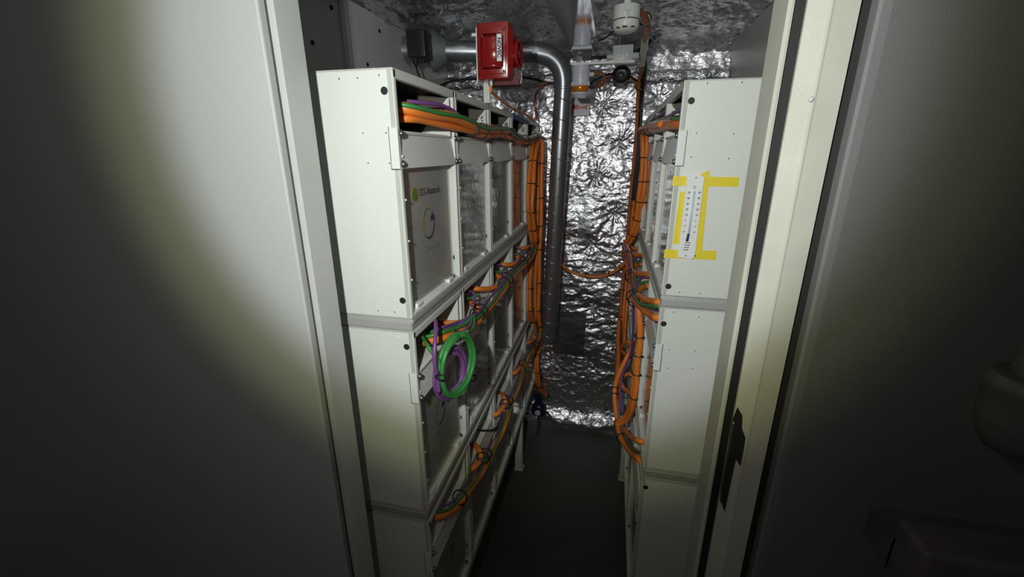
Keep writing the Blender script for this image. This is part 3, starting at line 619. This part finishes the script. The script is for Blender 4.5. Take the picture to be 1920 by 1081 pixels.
# G: hanging from the middle run down to the bottom run
H6 = 'cables hanging down the middle row of the right rack'
runG = YP([(1191, 560, 1.38), (1197, 578, 1.34), (1200, 600, 1.33), (1199, 630, 1.33), (1197, 665, 1.33), (1194, 695, 1.33), (1191, 730, 1.34), (1186, 762, 1.37), (1176, 785, 1.41), (1163, 794, 1.44), (1156, 790, 1.46)])
bundle(runG, [C(OR_, .0105, 0, 0, 0, 1, 'thick orange cable hanging down in front of the second middle module on the right', H6), C(OR_, .0085, -.004, -.012, .45, .97, 'orange cable beside the thick hanging one on the right', H6)],
 ties=(.30, .40, .52, .64, .97), tr=.016, tie_label='black cable tie on the hanging orange cable of the right rack', tie_group='ties of the hanging right cable')
cable('purple_cable', YP([(1188, 565, 1.42), (1188, 590, 1.45), (1187, 625, 1.5), (1184, 655, 1.53), (1176, 680, 1.55), (1166, 705, 1.55), (1163, 740, 1.5), (1167, 775, 1.45)]), .0045, PURPLE, 'purple cable hanging between the orange ones on the right', 'cable', H6)
H7 = 'cables along the bottom row of the right rack'
runH = YP([(1186, 640, 1.62), (1182, 658, 1.6), (1172, 678, 1.58), (1160, 700, 1.57), (1154, 722, 1.56), (1153, 755, 1.52), (1157, 790, 1.46), (1163, 815, 1.38), (1174, 838, 1.28), (1187, 852, 1.18), (1200, 863, 1.10), (1222, 905, 1.12)])
bundle(runH, [C(OR_, .0095, 0, 0, 0, 1, 'thick orange cable curving into the first bottom bay of the right rack', H7),
 C(('grey_cable', GREYC), .0048, .012, .010, .45, 1, 'grey-green cable beside the curve into the first bottom bay on the right', H7),
 C(('grey_cable', GREYC), .0048, .012, -.004, .5, 1, 'second grey-green cable beside the curve into the first bottom bay on the right', H7)],
 ties=(.38, .41, .66), tr=.018, tie_label='black cable tie on the bottom run of the right rack', tie_group='ties of the right bottom run')
cable('orange_cable', YP([(1161, 600, 2.1), (1159, 640, 1.95), (1160, 670, 1.8), (1157, 700, 1.66), (1155, 722, 1.6)]), .009, ORANGE, 'orange cable coming down the foil wall to join the bottom run on the right', 'cable', H7)
for k, pp in enumerate([[(1222, 832, 1.10), (1198, 826, 1.10), (1190, 824, 1.15), (1180, 816, 1.25), (1170, 803, 1.38)], [(1187, 738, 1.42), (1178, 734, 1.47), (1169, 726, 1.52), (1163, 715, 1.56)], [(1185, 702, 1.60), (1176, 701, 1.62), (1167, 706, 1.62), (1160, 716, 1.6)],
        [(1182, 670, 1.70), (1174, 664, 1.75), (1165, 657, 1.85)], [(1180, 640, 1.72), (1172, 644, 1.78), (1163, 652, 1.88)]]):
    cable('orange_cable', YP(pp), .008, ORANGE, ['short orange cable from the first bottom bay of the right rack', 'short orange cable curving down from the hanging cables of the right rack', 'short orange cable, upper, second bottom bay of the right rack', 'short orange cable, lower, third bottom bay of the right rack', 'short orange cable, upper, third bottom bay of the right rack'][k], 'cable', 'short cables leaving the bottom row bays of the right rack')
for (x, y, Y) in ((1156, 655, 1.9), (1163, 657, 1.88)): tie_at(aY(x, y, Y), Vector((0, -.2, 1)), .022, 'black cable tie where the third bottom bay cables meet the wall cables', 'ties of the wall junction')
# loop across the end wall
lp_ = YP([(1048, 486, 2.28), (1058, 500, 2.28), (1075, 510, 2.28), (1095, 516, 2.28), (1118, 518, 2.28), (1142, 513, 2.28), (1160, 503, 2.27), (1172, 490, 2.25)])
bundle(lp_, [C(OR_, .0085, 0, .004, 0, 1, 'orange cable slung across the foil wall from the duct to the right rack', 'cables slung across the foil wall'), C(GR_, .0042, 0, -.008, 0, 1, 'green cable slung across the foil wall above the orange one', 'cables slung across the foil wall')],
 ties=(.18, .45, .72, .9), tr=.013, tie_label='black cable tie on the cables slung across the foil wall', tie_group='ties of the slung cables')

# ------------------------------------------------------------------ spiral duct
dt = empty('spiral_duct', (-.25, 2.1, 1.9), 'galvanised spiral duct under the ceiling bending down in front of the foil wall', 'duct')
def W(o):  # children use world coordinates
    o.matrix_parent_inverse = Matrix.Translation(o.parent.location).inverted(); return o
a0 = aY(800, 95, 1.93); a1 = aY(1000, 99, 2.03); DR = .041
e0 = aY(1056, 165, 2.08); b1 = aY(1029, 636, 2.17)
bm = bmesh.new(); hx = [a0 + (a1-a0)*i/20 for i in range(21)]; tube(bm, hx, DR, 28); W(link('horizontal_pipe', bm, DUCT, dt, smooth='auto'))
# elbow arc between a1 and e0
hd = (a1-a0).normalized(); vd = (b1-e0).normalized()
corner = a1 + hd*((e0-a1).dot(hd))
corner.z = a1.z + hd.z*.05
el = []
for i in range(17):
    t = i/16; el.append(a1*(1-t)**2 + corner*2*t*(1-t) + e0*t*t)
bm = bmesh.new(); tube(bm, el, DR*1.03, 28); W(link('elbow', bm, DUCT, dt, smooth='auto'))
for p_, T_ in ((a1, hd), (e0, vd)):
    bm = bmesh.new(); lathe(bm, [(DR*1.01, -.004), (DR*1.10, -.002), (DR*1.10, .003), (DR*1.01, .005)], p_, T_, 28); W(link('joint_ring', bm, DUCT, dt, smooth='auto'))
bm = bmesh.new(); vp = [e0 + (b1-e0)*i/20 for i in range(21)]; tube(bm, vp, DR*.97, 30); W(link('vertical_pipe', bm, DUCT, dt, smooth='auto'))
bm = bmesh.new(); L_ = (b1-e0).length; turns = L_/.085; q_ = vd.to_track_quat('Z', 'Y')
hp = []
for i in range(int(turns*24)):
    a = -2*math.pi*i/24; hp.append(e0 + vd*(.03+i/24*.085) + q_ @ Vector((DR*.975*math.cos(a), DR*.975*math.sin(a), 0)))
    if .03+i/24*.085 > L_-.01: break
tube(bm, hp, .0028, 6); W(link('spiral_seam', bm, DUCT, dt, smooth=True))
# reducer, collar and actuator
rd = empty('duct_reducer', tuple(a0), 'dull grey conical duct reducer with round collar against the left lining', 'duct fitting')
dl = -hd
pR = aY(840, 96, 1.955)
bm = bmesh.new(); lathe(bm, [(DR*1.03, -.02), (DR*1.05, 0), (.082, .055), (.084, .065), (.072, .070), (.055, .072)], pR, dl, 32); W(link('cone', bm, DARKFIT, rd, smooth='auto'))
bm = bmesh.new(); lathe(bm, [(.056, .070), (.056, .15), (.064, .153), (.064, .163), (.056, .167), (.056, .195), (.066, .20), (.066, .225)], pR, dl, 32); W(link('collar', bm, DUCT, rd, smooth='auto'))
ac = empty('damper_actuator', tuple(aY(785, 82, 1.72)), 'black square damper actuator box in front of the duct collar', 'actuator')
p = aY(785, 84, 1.74)
bm = bmesh.new(); box(bm, p.x-.037, p.x+.037, p.y-.03, p.y+.03, p.z-.048, p.z+.048, .004); W(link('housing', bm, PLASTIC_BLACK, ac, smooth='auto'))
bm = bmesh.new(); lathe(bm, [(.010, 0), (.010, .022), (.006, .028)], p + Vector((-.012, -.01, -.047)), (0, 0, -1), 12); W(link('cable_gland', bm, BLACK, ac, smooth='auto'))
cable('black_cable', [p+Vector((-.012, -.01, -.07)), p+Vector((-.010, 0, -.10)), p+Vector((.004, .02, -.14)), p+Vector((.03, .06, -.18)), p+Vector((.06, .12, -.22))], .004, BLACK, 'black cable hanging from the damper actuator', 'cable')
cable('black_cable', YP([(826, 160, 2.2), (845, 153, 2.25), (870, 148, 2.28), (900, 148, 2.3), (940, 147, 2.3), (975, 145, 2.3), (1000, 148, 2.3), (1022, 154, 2.3), (1040, 156, 2.3)]), .005, BLACK, 'long black cable sagging along the foil wall behind the red alarm', 'cable')

# ------------------------------------------------------------------ red alarm sounder on its post
al = empty('alarm_sounder', (-.345, 1.30, 1.90), 'red alarm sounder box with a white NOVEC label above the left rack', 'alarm')
bx0, bx1 = aY(893, 42, 1.27), aY(953, 42, 1.27)
z1, z0 = aY(900, 42, 1.27).z, aY(900, 149, 1.27).z
X0, X1 = bx0.x, bx1.x; YA = 1.27
bm = bmesh.new(); box(bm, X0, X1, YA, YA+.085, z0, z1, .004); W(link('housing', bm, RED, al, smooth='auto'))
bm = bmesh.new(); box(bm, X0+.003, X1-.006, YA-.0035, YA+.002, z0+.012, z1-.012, .002); W(link('cover_plate', bm, RED, al, smooth='auto'))
# faceted lens in front
cx, cz = (X0+X1)/2, (z0+z1)/2
bm = bmesh.new(); o1 = [(X0+.010, z0+.022), (X1-.012, z0+.022), (X1-.012, z1-.026), (X0+.010, z1-.026)]; i1 = [(X0+.022, z0+.034), (X1-.018, z0+.030), (X1-.018, z1-.042), (X0+.026, z1-.048)]
A = [bm.verts.new((x, YA-.003, z)) for x, z in o1]; B_ = [bm.verts.new((x, YA-.018, z)) for x, z in i1]
for k in range(4): bm.faces.new((A[k], A[(k+1) % 4], B_[(k+1) % 4], B_[k]))
bm.faces.new(B_); bm.faces.new(A[::-1]); bmesh.ops.bevel(bm, geom=bm.edges[:], offset=.004, segments=3, affect='EDGES'); W(link('lens', bm, RED, al, smooth=True))
for x, z in ((X0+.010, z0+.020), (X1-.012, z0+.018), (X0+.010, z1-.022), (X1-.012, z1-.021)):
    W(link('screw', bolt_bm((x, YA-.0035, z), (0, -1, 0), .0025, .002), REDDK, al, 'auto'))
# tapered rear body toward the horn on the right
bm = bmesh.new(); f0 = [(YA+.002, z0+.003), (YA+.083, z0+.003), (YA+.083, z1-.002), (YA+.002, z1-.003)]; f1 = [(YA+.015, z0+.022), (YA+.075, z0+.022), (YA+.075, z1-.028), (YA+.015, z1-.028)]
A = [bm.verts.new((X1-.001, y, z)) for y, z in f0]; B_ = [bm.verts.new((X1+.010, y, z)) for y, z in f1]
for k in range(4): bm.faces.new((A[k], A[(k+1) % 4], B_[(k+1) % 4], B_[k]))
bm.faces.new(B_); bm.faces.new(A[::-1]); W(link('horn_base', bm, RED, al))
bm = bmesh.new(); lathe(bm, [(.026, 0), (.034, .006), (.038, .012), (.040, .018), (.037, .018), (.026, .008), (.014, .008), (.012, .016), (.004, .018)], (X1+.006, YA+.045, cz-.002), (1, .0, 0), 32); W(link('horn', bm, RED, al, smooth='auto'))
bm = bmesh.new(); box(bm, X0+.02, X1+.02, YA+.05, YA+.09, z0-.010, z0+.004, .001); box(bm, X1+.005, X1+.028, YA+.055, YA+.058, z0-.008, z0+.018); W(link('mounting_flange', bm, REDDK, al))
bm = bmesh.new(); tube(bm, spline([(X1+.012, YA+.055, z0+.018), (X1+.022, YA+.05, z0+.021), (X1+.027, YA+.05, z0+.012), (X1+.024, YA+.05, z0-.008)]), .0014, 6); W(link('wire_clip', bm, ALU, al, smooth=True))
lc = aY(938, 91, YA-.006)
bm = bmesh.new(); box(bm, lc.x-.0068, lc.x+.0068, YA-.019, YA-.0165, lc.z-.033, lc.z+.033, .001); lb = W(link('label', bm, LABELW, al)); lb['label'] = 'white label reading NOVEC'
mw = basis((lc.x, YA-.0195, lc.z), (0, 0, -1), (1, 0, 0))
t = text_obj('NOVEC', .0140, TXT, mw, lb, 'lettering', bold=.0005, sx=1.0)
t.matrix_parent_inverse = Matrix.Identity(4)
bm = bmesh.new(); lathe(bm, [(.008, 0), (.008, .012), (.006, .013)], (X0+.030, YA+.03, z0-.001), (0, 0, -1), 8); W(link('cable_gland', bm, ALU, al, smooth='auto'))
ps = empty('alarm_post', (-.41, 1.33, 1.842), 'white slotted steel post carrying the red alarm on the left rack', 'post')
bm = bmesh.new(); box(bm, X0-.004, X0-.001, YA+.005, YA+.085, z0-.01, z1-.010, .0005); box(bm, X0-.006, X0+.016, YA+.066, YA+.070, 1.842, z0+.01, .001); box(bm, X0-.006, X0-.002, YA+.066, YA+.10, 1.842, z0+.02, .001); W(link('upright', bm, WHITE, ps))
bm = bmesh.new(); box(bm, X0-.018, X0-.004, YA+.010, YA+.014, z1-.030, z1-.022, .001); W(link('lug', bm, WHITE, ps))
g0 = Vector((X0+.030, YA+.03, z0-.012))
cable('orange_cable', [g0, g0+Vector((0, .0, -.015)), aY(925, 175, 1.34), aY(945, 192, 1.5), aY(965, 205, 1.7), aY(985, 214, 1.95), aY(1000, 226, 2.1)], .0045, ORANGE, 'thin orange cable curving from the red alarm to the rack top', 'cable')
cable('orange_cable', YP([(1027, 153, 2.3), (1015, 160, 2.28), (1006, 175, 2.26), (1002, 192, 2.25), (1004, 208, 2.24), (1007, 225, 2.2)]), .0045, ORANGE2, 'thin rust-orange cable looping down behind the vertical duct to the rack end', 'cable')
bm = bmesh.new(); pts = [aX(x, y, -.386) for x, y in ((960, 211), (992, 228), (992, 234), (976, 229), (963, 221), (961, 226))]
prism(bm, pts, (.003, 0, 0)); tag(link('tape_strip', bm, BLUE), 'torn blue tape strip on the top edge of the fourth left module', 'tape')

# ------------------------------------------------------------------ ceiling duct, beacon, sign, detector
sd = empty('ceiling_duct', (-.13, 1.4, 2.05), 'shiny rectangular sheet metal duct under the foil ceiling', 'duct')
bm = bmesh.new(); box(bm, -.174, -.100, .69, 1.80, 2.052, 2.186, .001); W(link('casing', bm, MIRROR, sd))
bm = bmesh.new(); box(bm, -.086, -.080, .69, 1.56, 2.056, 2.186, .001); box(bm, -.100, -.080, .69, 1.56, 2.052, 2.056); W(link('side_channel', bm, MIRROR, sd))
bm = bmesh.new(); tube(bm, [Vector((-.176, 1.76, 2.062))+(Vector((-.118, .70, 2.046))-Vector((-.176, 1.76, 2.062)))*i/12 for i in range(13)], lambda t: .004+.036*min(1, t*1.7), 20); W(link('tapered_sleeve', bm, DARKFIT, sd, smooth=True))
YBN = 1.86
br = empty('mounting_bar', tuple(aY(1130, 115, YBN)), 'white flat steel bar under the ceiling carrying the beacon and grey box', 'bracket')
pa, pb = aY(1072, 119, YBN), aY(1190, 112, YBN)
bm = bmesh.new(); box(bm, pa.x, pb.x, YBN-.02, YBN+.03, pa.z-.006, pa.z-.001, .0008); box(bm, pa.x, pb.x, YBN-.022, YBN-.020, pa.z-.010, pa.z-.001, .0005); W(link('flat_bar', bm, WHITE, br))
for x in (pa.x+.02, pb.x-.06):
    bm = bmesh.new(); lathe(bm, [(.003, 0), (.003, 2.186-pa.z)], (x, YBN+.012, pa.z-.004), (0, 0, 1), 8); W(link('hanger_rod', bm, ALU, br))
bc = aY(1089, 145, YBN); zb = pa.z-.011
be = empty('warning_beacon', (bc.x, YBN, zb), 'pale cylindrical warning beacon with an amber lens hanging under the bar', 'beacon')
RB = .035; hB = zb - aY(1089, 162, YBN).z
bm = bmesh.new(); lathe(bm, [(RB, 0), (RB, -hB*.38), (RB*.96, -hB*.39), (RB*.96, -hB*.41), (RB, -hB*.42), (RB*.99, -hB*.92), (RB*.94, -hB)], (bc.x, YBN, zb), (0, 0, 1), 32); W(link('body', bm, LILAC, be, smooth='auto'))
bm = bmesh.new()
for k in range(30):
    a = 2*math.pi*k/30; box(bm, bc.x+RB*math.cos(a)-.0011, bc.x+RB*math.cos(a)+.0011, YBN+RB*math.sin(a)-.0011, YBN+RB*math.sin(a)+.0011, zb-hB*.98, zb-hB*.80)
W(link('grille_slots', bm, BOXG, be))
bm = bmesh.new(); lathe(bm, [(RB*.93, 0), (RB*.93, -.010), (RB*.85, -.020), (RB*.55, -.025), (RB*.2, -.026)], (bc.x, YBN, zb-hB), (0, 0, 1), 32); W(link('amber_lens', bm, AMBER, be, smooth='auto'))
bm = bmesh.new(); lathe(bm, [(RB*1.04, -.022), (RB*1.04, -.027), (RB*.75, -.036), (RB*.7, -.040)], (bc.x, YBN+.012, zb-hB), (0, 0, 1), 32); W(link('lens_guard', bm, LILAC, be, smooth='auto'))
bm = bmesh.new(); lathe(bm, [(.009, 0), (.009, .018)], (bc.x+RB-.002, YBN, zb-.03), (1, 0, 0), 10); W(link('cable_gland', bm, BOXG, be, smooth='auto'))
# sign on the end wall
ys = 2.345; pA, pB = aY(1072, 185, ys), aY(1105, 217, ys)
sg = empty('horn_sign', (pA.x, ys, pB.z), 'small grey sign with red horn symbol and red border on the foil wall', 'sign')
bm = bmesh.new(); box(bm, pA.x, pB.x, ys, ys+.003, pB.z, pA.z, .001); W(link('plate', bm, SIGNG, sg))
bm = bmesh.new(); e = .002
for b4 in ((pA.x, pB.x, pB.z, pB.z+e), (pA.x, pB.x, pA.z-e, pA.z), (pA.x, pA.x+e, pB.z, pA.z), (pB.x-e, pB.x, pB.z, pA.z)): box(bm, b4[0], b4[1], ys-.001, ys, b4[2], b4[3])
W(link('border', bm, SIGNR, sg))
mx_, mz_ = (pA.x+pB.x)/2, (pA.z+pB.z)/2
bm = bmesh.new(); prism(bm, [(mx_-.042, ys-.001, mz_-.010), (mx_-.042, ys-.001, mz_+.012), (mx_-.012, ys-.001, mz_+.012), (mx_-.012, ys-.001, mz_+.004), (mx_+.012, ys-.001, mz_+.004), (mx_+.040, ys-.001, mz_+.015), (mx_+.032, ys-.001, mz_-.014), (mx_+.010, ys-.001, mz_-.006), (mx_-.012, ys-.001, mz_-.004), (mx_-.012, ys-.001, mz_-.010)], (0, .001, 0)); W(link('horn_symbol', bm, SIGNR, sg))
# junction box with glands
p0, p1 = aY(1150, 88, YBN), aY(1186, 111, YBN)
jb = empty('junction_box', (p0.x, YBN, pa.z), 'pale grey junction box with two glands standing on the bar', 'junction box')
bm = bmesh.new(); box(bm, p0.x, p1.x, YBN-.018, YBN+.025, pa.z-.001, pa.z+.052, .002); W(link('housing', bm, BOXG, jb, smooth='auto'))
for k in (0, 1):
    bm = bmesh.new(); lathe(bm, [(.009, 0), (.009, .002), (.006, .004), (.002, .004)], (p0.x+.022+.030*k, YBN-.018, pa.z+.018), (0, -1, 0), 16); W(link('cap', bm, LILAC, jb, smooth='auto'))
for x, d in ((p0.x, -1), (p1.x, 1)):
    bm = bmesh.new(); lathe(bm, [(.012, 0), (.012, .016), (.009, .022)], (x, YBN, pa.z+.016), (d, 0, 0), 10); W(link('cable_gland', bm, BOXG, jb, smooth='auto'))
# detector
YD = 1.45; dc = aY(1174, 40, YD); dt_, dm, db = aY(1174, 13, YD).z, aY(1174, 40, YD).z, aY(1174, 62, YD).z
de = empty('smoke_detector', (dc.x, YD, dt_), 'white cylindrical smoke detector hanging from the ceiling beside the orange cable', 'detector')
RD = .0375
bm = bmesh.new(); lathe(bm, [(RD, dt_), (RD*1.02, dm+.002)], (dc.x, YD, 0), (0, 0, 1), 36); W(link('base', bm, DETW, de, smooth='auto'))
bm = bmesh.new(); lathe(bm, [(RD*.98, dm+.002), (RD*.98, dm-.001)], (dc.x, YD, 0), (0, 0, 1), 36); W(link('seam_ring', bm, GAP, de, smooth='auto'))
bm = bmesh.new(); lathe(bm, [(RD, dm-.001), (RD*.99, db+.016), (RD*.93, db+.010), (RD*.80, db+.004), (RD*.50, db), (RD*.3, db-.001)], (dc.x, YD, 0), (0, 0, 1), 36); hd_ = W(link('detector_head', bm, DETW, de, smooth='auto'))
for k, a in enumerate((-125, -95, -60)):
    a = R(a); bm = bmesh.new(); c_ = Vector((dc.x+RD*.90*math.cos(a), YD+RD*.90*math.sin(a), db+.009)); box(bm, c_.x-.007, c_.x+.007, c_.y-.002, c_.y+.002, c_.z-.002, c_.z+.002); W(link('vent_slot', bm, BLACK, de))
bm = bmesh.new(); box(bm, dc.x-.009, dc.x+.009, YD-RD-.001, YD-RD+.003, dm+.004, 2.186, .001); lathe(bm, [(.010, 0), (.010, .003)], (dc.x, YD-RD-.000, dm+.026), (0, -1, 0), 20); box(bm, dc.x-.003, dc.x+.003, YD-RD-.003, YD-RD, dm-.004, dm+.018, .001); W(link('bracket_strip', bm, BOXG, de, smooth='auto'))
tr_ = [aY(x, y, Y) for x, y, Y in ((1216, 25, 1.60), (1211, 60, 1.72), (1204, 112, 2.0), (1203, 125, 2.1))]
bm = bmesh.new()
for q0, q1 in zip(tr_, tr_[1:]): prism(bm, [q0+Vector((-.012, 0, 0)), q0+Vector((.014, 0, 0)), q1+Vector((.014, 0, 0)), q1+Vector((-.012, 0, 0))], (0, .003, 0))
tag(link('cable_tray', bm, WHITE), 'narrow white strip tray behind the rust-orange cable by the detector', 'cable tray')
# black siren
sc = aY(1165, 139, 2.27)
si = empty('black_sounder', (sc.x, 2.27, sc.z), 'small round black sounder on the foil wall under the junction box', 'sounder')
bm = bmesh.new(); lathe(bm, [(.042, 0), (.044, .02), (.040, .035), (.030, .040), (.026, .032), (.014, .030), (.012, .038), (.004, .040)], (sc.x, 2.31, sc.z), (0, -1, 0), 12); W(link('body', bm, PLASTIC_BLACK, si, smooth='auto'))
bm = bmesh.new(); box(bm, sc.x-.034, sc.x+.034, 2.31, 2.375, sc.z-.040, sc.z+.034, .004); W(link('back_box', bm, BLACK, si))
cable('orange_cable', [(bc.x+RB+.016, YBN, zb-.03)] + YP([(1125, 134, 1.9), (1134, 145, 1.95), (1134, 155, 2.0), (1125, 162, 2.05), (1118, 163, 2.1), (1122, 156, 2.15), (1138, 147, 2.2), (1150, 144, 2.28)]), .0048, ORANGE2, 'thin orange cable looping from the beacon to the black sounder', 'cable')
cable('orange_cable', YP([(1178, 146, 2.30), (1188, 150, 2.30), (1193, 160, 2.30), (1196, 172, 2.30)]), .0055, ORANGE2, 'thin orange cable from the black sounder to the long wall cable', 'cable')
cable('black_cable', [(bc.x+.03, YBN+.03, zb-.07)] + YP([(1112, 152, 2.0), (1122, 147, 2.1), (1138, 140, 2.2), (1152, 138, 2.29)]), .005, BLACK, 'black cable between the beacon and the black sounder', 'cable')
cable('black_cable', YP([(1190, 97, 1.88), (1203, 92, 1.98), (1212, 84, 2.02), (1219, 76, 2.05)]), .007, BLACK, 'thick black cable leaving the junction box to the upper right', 'cable')
cable('black_cable', YP([(1203, 98, 1.98), (1210, 112, 2.05), (1211, 128, 2.15), (1206, 145, 2.2), (1196, 152, 2.25), (1180, 142, 2.29)]), .0045, BLACK, 'black cable arching around the long orange cable to the sounder', 'cable')
cable('black_cable', YP([(1150, 104, 1.86), (1135, 107, 1.87), (1120, 108, 1.88), (1108, 108, 1.88)]), .006, BLACK, 'black cable lying on the bar left of the junction box', 'cable')
cable('black_cable', YP([(1150, 58, 1.47), (1142, 66, 1.5), (1132, 73, 1.55), (1122, 76, 1.6)]), .0025, BLACK, 'thin black wire from the detector to the ceiling duct', 'cable')

# ------------------------------------------------------------------ thermometer and tape on the right rack
YT = 1.028-.0005
def tq(pts, dy, m, label, name='tape_strip', y=YT):
    bm = bmesh.new(); prism(bm, [aY(x, yy_, y) for x, yy_ in pts], (0, -dy, 0))
    return tag(link(name, bm, m), label, 'tape', 'yellow tape strips on the right rack')
tq([(1262, 330), (1386, 332), (1384, 350), (1260, 348)], .0006, TAPE, 'yellow tape strip, the upper horizontal one over the thermometer')
tq([(1246, 467), (1343, 470), (1342, 487), (1244, 483)], .0006, TAPE, 'yellow tape strip, the lower horizontal one over the thermometer')
tq([(1275, 360), (1289, 358), (1276, 457), (1261, 457)], .0006, TAPE, 'yellow tape strip, the vertical one left of the thermometer')
tq([(1313, 326), (1330, 319), (1328, 345), (1316, 470), (1313, 484), (1301, 484)], .0014, TAPE, 'yellow tape strip, the vertical one right of the thermometer')
th = empty('thermometer', tuple(aY(1285, 485, YT)), 'white wall thermometer taped to the right rack', 'thermometer')
YH = YT-.0018
bm = bmesh.new(); prism(bm, [aY(x, y, YH) for x, y in ((1288, 330), (1296, 326), (1314, 328), (1320, 333), (1302, 481), (1296, 485), (1284, 483), (1270, 481))], (0, -.004, 0)); W(link('backing', bm, THERM, th))
YG = YH-.0042
bm = bmesh.new(); tube(bm, [aY(1302, 358, YG-.002), aY(1291, 440, YG-.002)], .0024, 10); W(link('glass_tube', bm, mat('tube_glass', (.62, .68, .80), .1), th, smooth=True))
bm = bmesh.new(); tube(bm, [aY(1291, 438, YG-.0022), aY(1288, 452, YG-.0022)], .0028, 10); W(link('bulb', bm, NAVY, th, smooth=True))
dz = (aY(1284, 481, YT)-aY(1303, 330, YT)).normalized()
upv = -dz; rv = Vector((upv.z, 0, -upv.x))
def tt(s, x, y, size, m): return text_obj(s, size, m, basis(aY(x, y, YG-.0004), rv, upv), None, 'scale_number', bold=.0001, extr=.0003)
tx = [('C', 1303, 351, .008, TXT)]
for k, s_ in enumerate(['50', '40', '30', '20', '10', '0', '10', '20']):
    f_ = k/7; m_ = TXT if k < 5 else NUMR
    tx.append((s_, 1292-f_*9.5, 361+f_*73, .0055, m_)); tx.append((s_, 1312-f_*10.5, 361+f_*74, .0055, m_))
for s_, x, y, sz, m_ in tx:
    t = tt(s_, x, y, sz, m_); t.parent = th; W(t)
bm = bmesh.new()
for k in range(4):
    for x in (1287-k*1.2, 1292-k*1.2):
        c_ = aY(x, 455+k*4.4, YG-.0005); box(bm, c_.x-.0022, c_.x+.0022, c_.y-.0003, c_.y+.0003, c_.z-.0009, c_.z+.0009)
W(link('printed_bars', bm, TXT, th))
for x, y in ((1305, 333), (1286, 479), (1303, 479)):
    bm = bmesh.new(); c_ = aY(x, y, YG); lathe(bm, [(.0016, 0), (.0016, .001)], c_, (0, -1, 0), 10); W(link('nail', bm, STEEL, th))

# ------------------------------------------------------------------ valve at the foot of the end wall
v0 = aY(1009, 775, 2.24)
va = empty('drain_valve', (v0.x, 2.26, 0), 'dark blue round valve with pale cap at the foot of the foil wall', 'valve')
bm = bmesh.new(); lathe(bm, [(.040, 0), (.045, .02), (.045, .05), (.036, .062), (.02, .066)], (v0.x-.004, 2.315, v0.z+.005), (0, -1, 0), 20); lathe(bm, [(.024, 0), (.024, .09), (.03, .09), (.03, .10)], (v0.x-.004, 2.28, v0.z), (0, 0, 1), 16); W(link('body', bm, VALVE, va, smooth='auto'))
bm = bmesh.new(); lathe(bm, [(.018, 0), (.018, .008), (.014, .010)], (v0.x-.004, 2.247, v0.z+.002), (0, -1, 0), 20); W(link('cap', bm, BOXG, va, smooth='auto'))
bm = bmesh.new(); lathe(bm, [(.008, -.02), (.008, v0.z)], (v0.x-.002, 2.262, 0.02), (0, 0, 1), 10); W(link('drain_pipe', bm, STEEL, va))
# loose foil lip along the floor edge
# ------------------------------------------------------------------ pipe and bracket outside the door on the right
pp = empty('steel_pipe', (.448, .50, 1.40), 'dull steel pipe with a rounded coupling beside the right bulkhead', 'pipe')
bm = bmesh.new(); lathe(bm, [(.026, 1.47), (.026, 2.3)], (.446, .50, 0), (0, 0, 1), 24); W(link('upright', bm, PIPE, pp, smooth='auto'))
bm = bmesh.new(); lathe(bm, [(.012, 1.385), (.028, 1.392), (.038, 1.410), (.042, 1.435), (.041, 1.458), (.043, 1.462), (.043, 1.472), (.038, 1.478), (.027, 1.480)], (.446, .50, 0), (0, 0, 1), 28); W(link('coupling', bm, PIPE, pp, smooth='auto'))
bm = bmesh.new(); box(bm, .404, .9, .50, .56, 1.12, 1.232, .006); box(bm, .404, .9, .55, .61, 1.15, 1.20)
tag(link('cable_box', bm, mat('dark_box_paint', (.10, .085, .085), .5, var=.4, vscale=30)), 'dark horizontal steel box low on the right bulkhead', 'box')
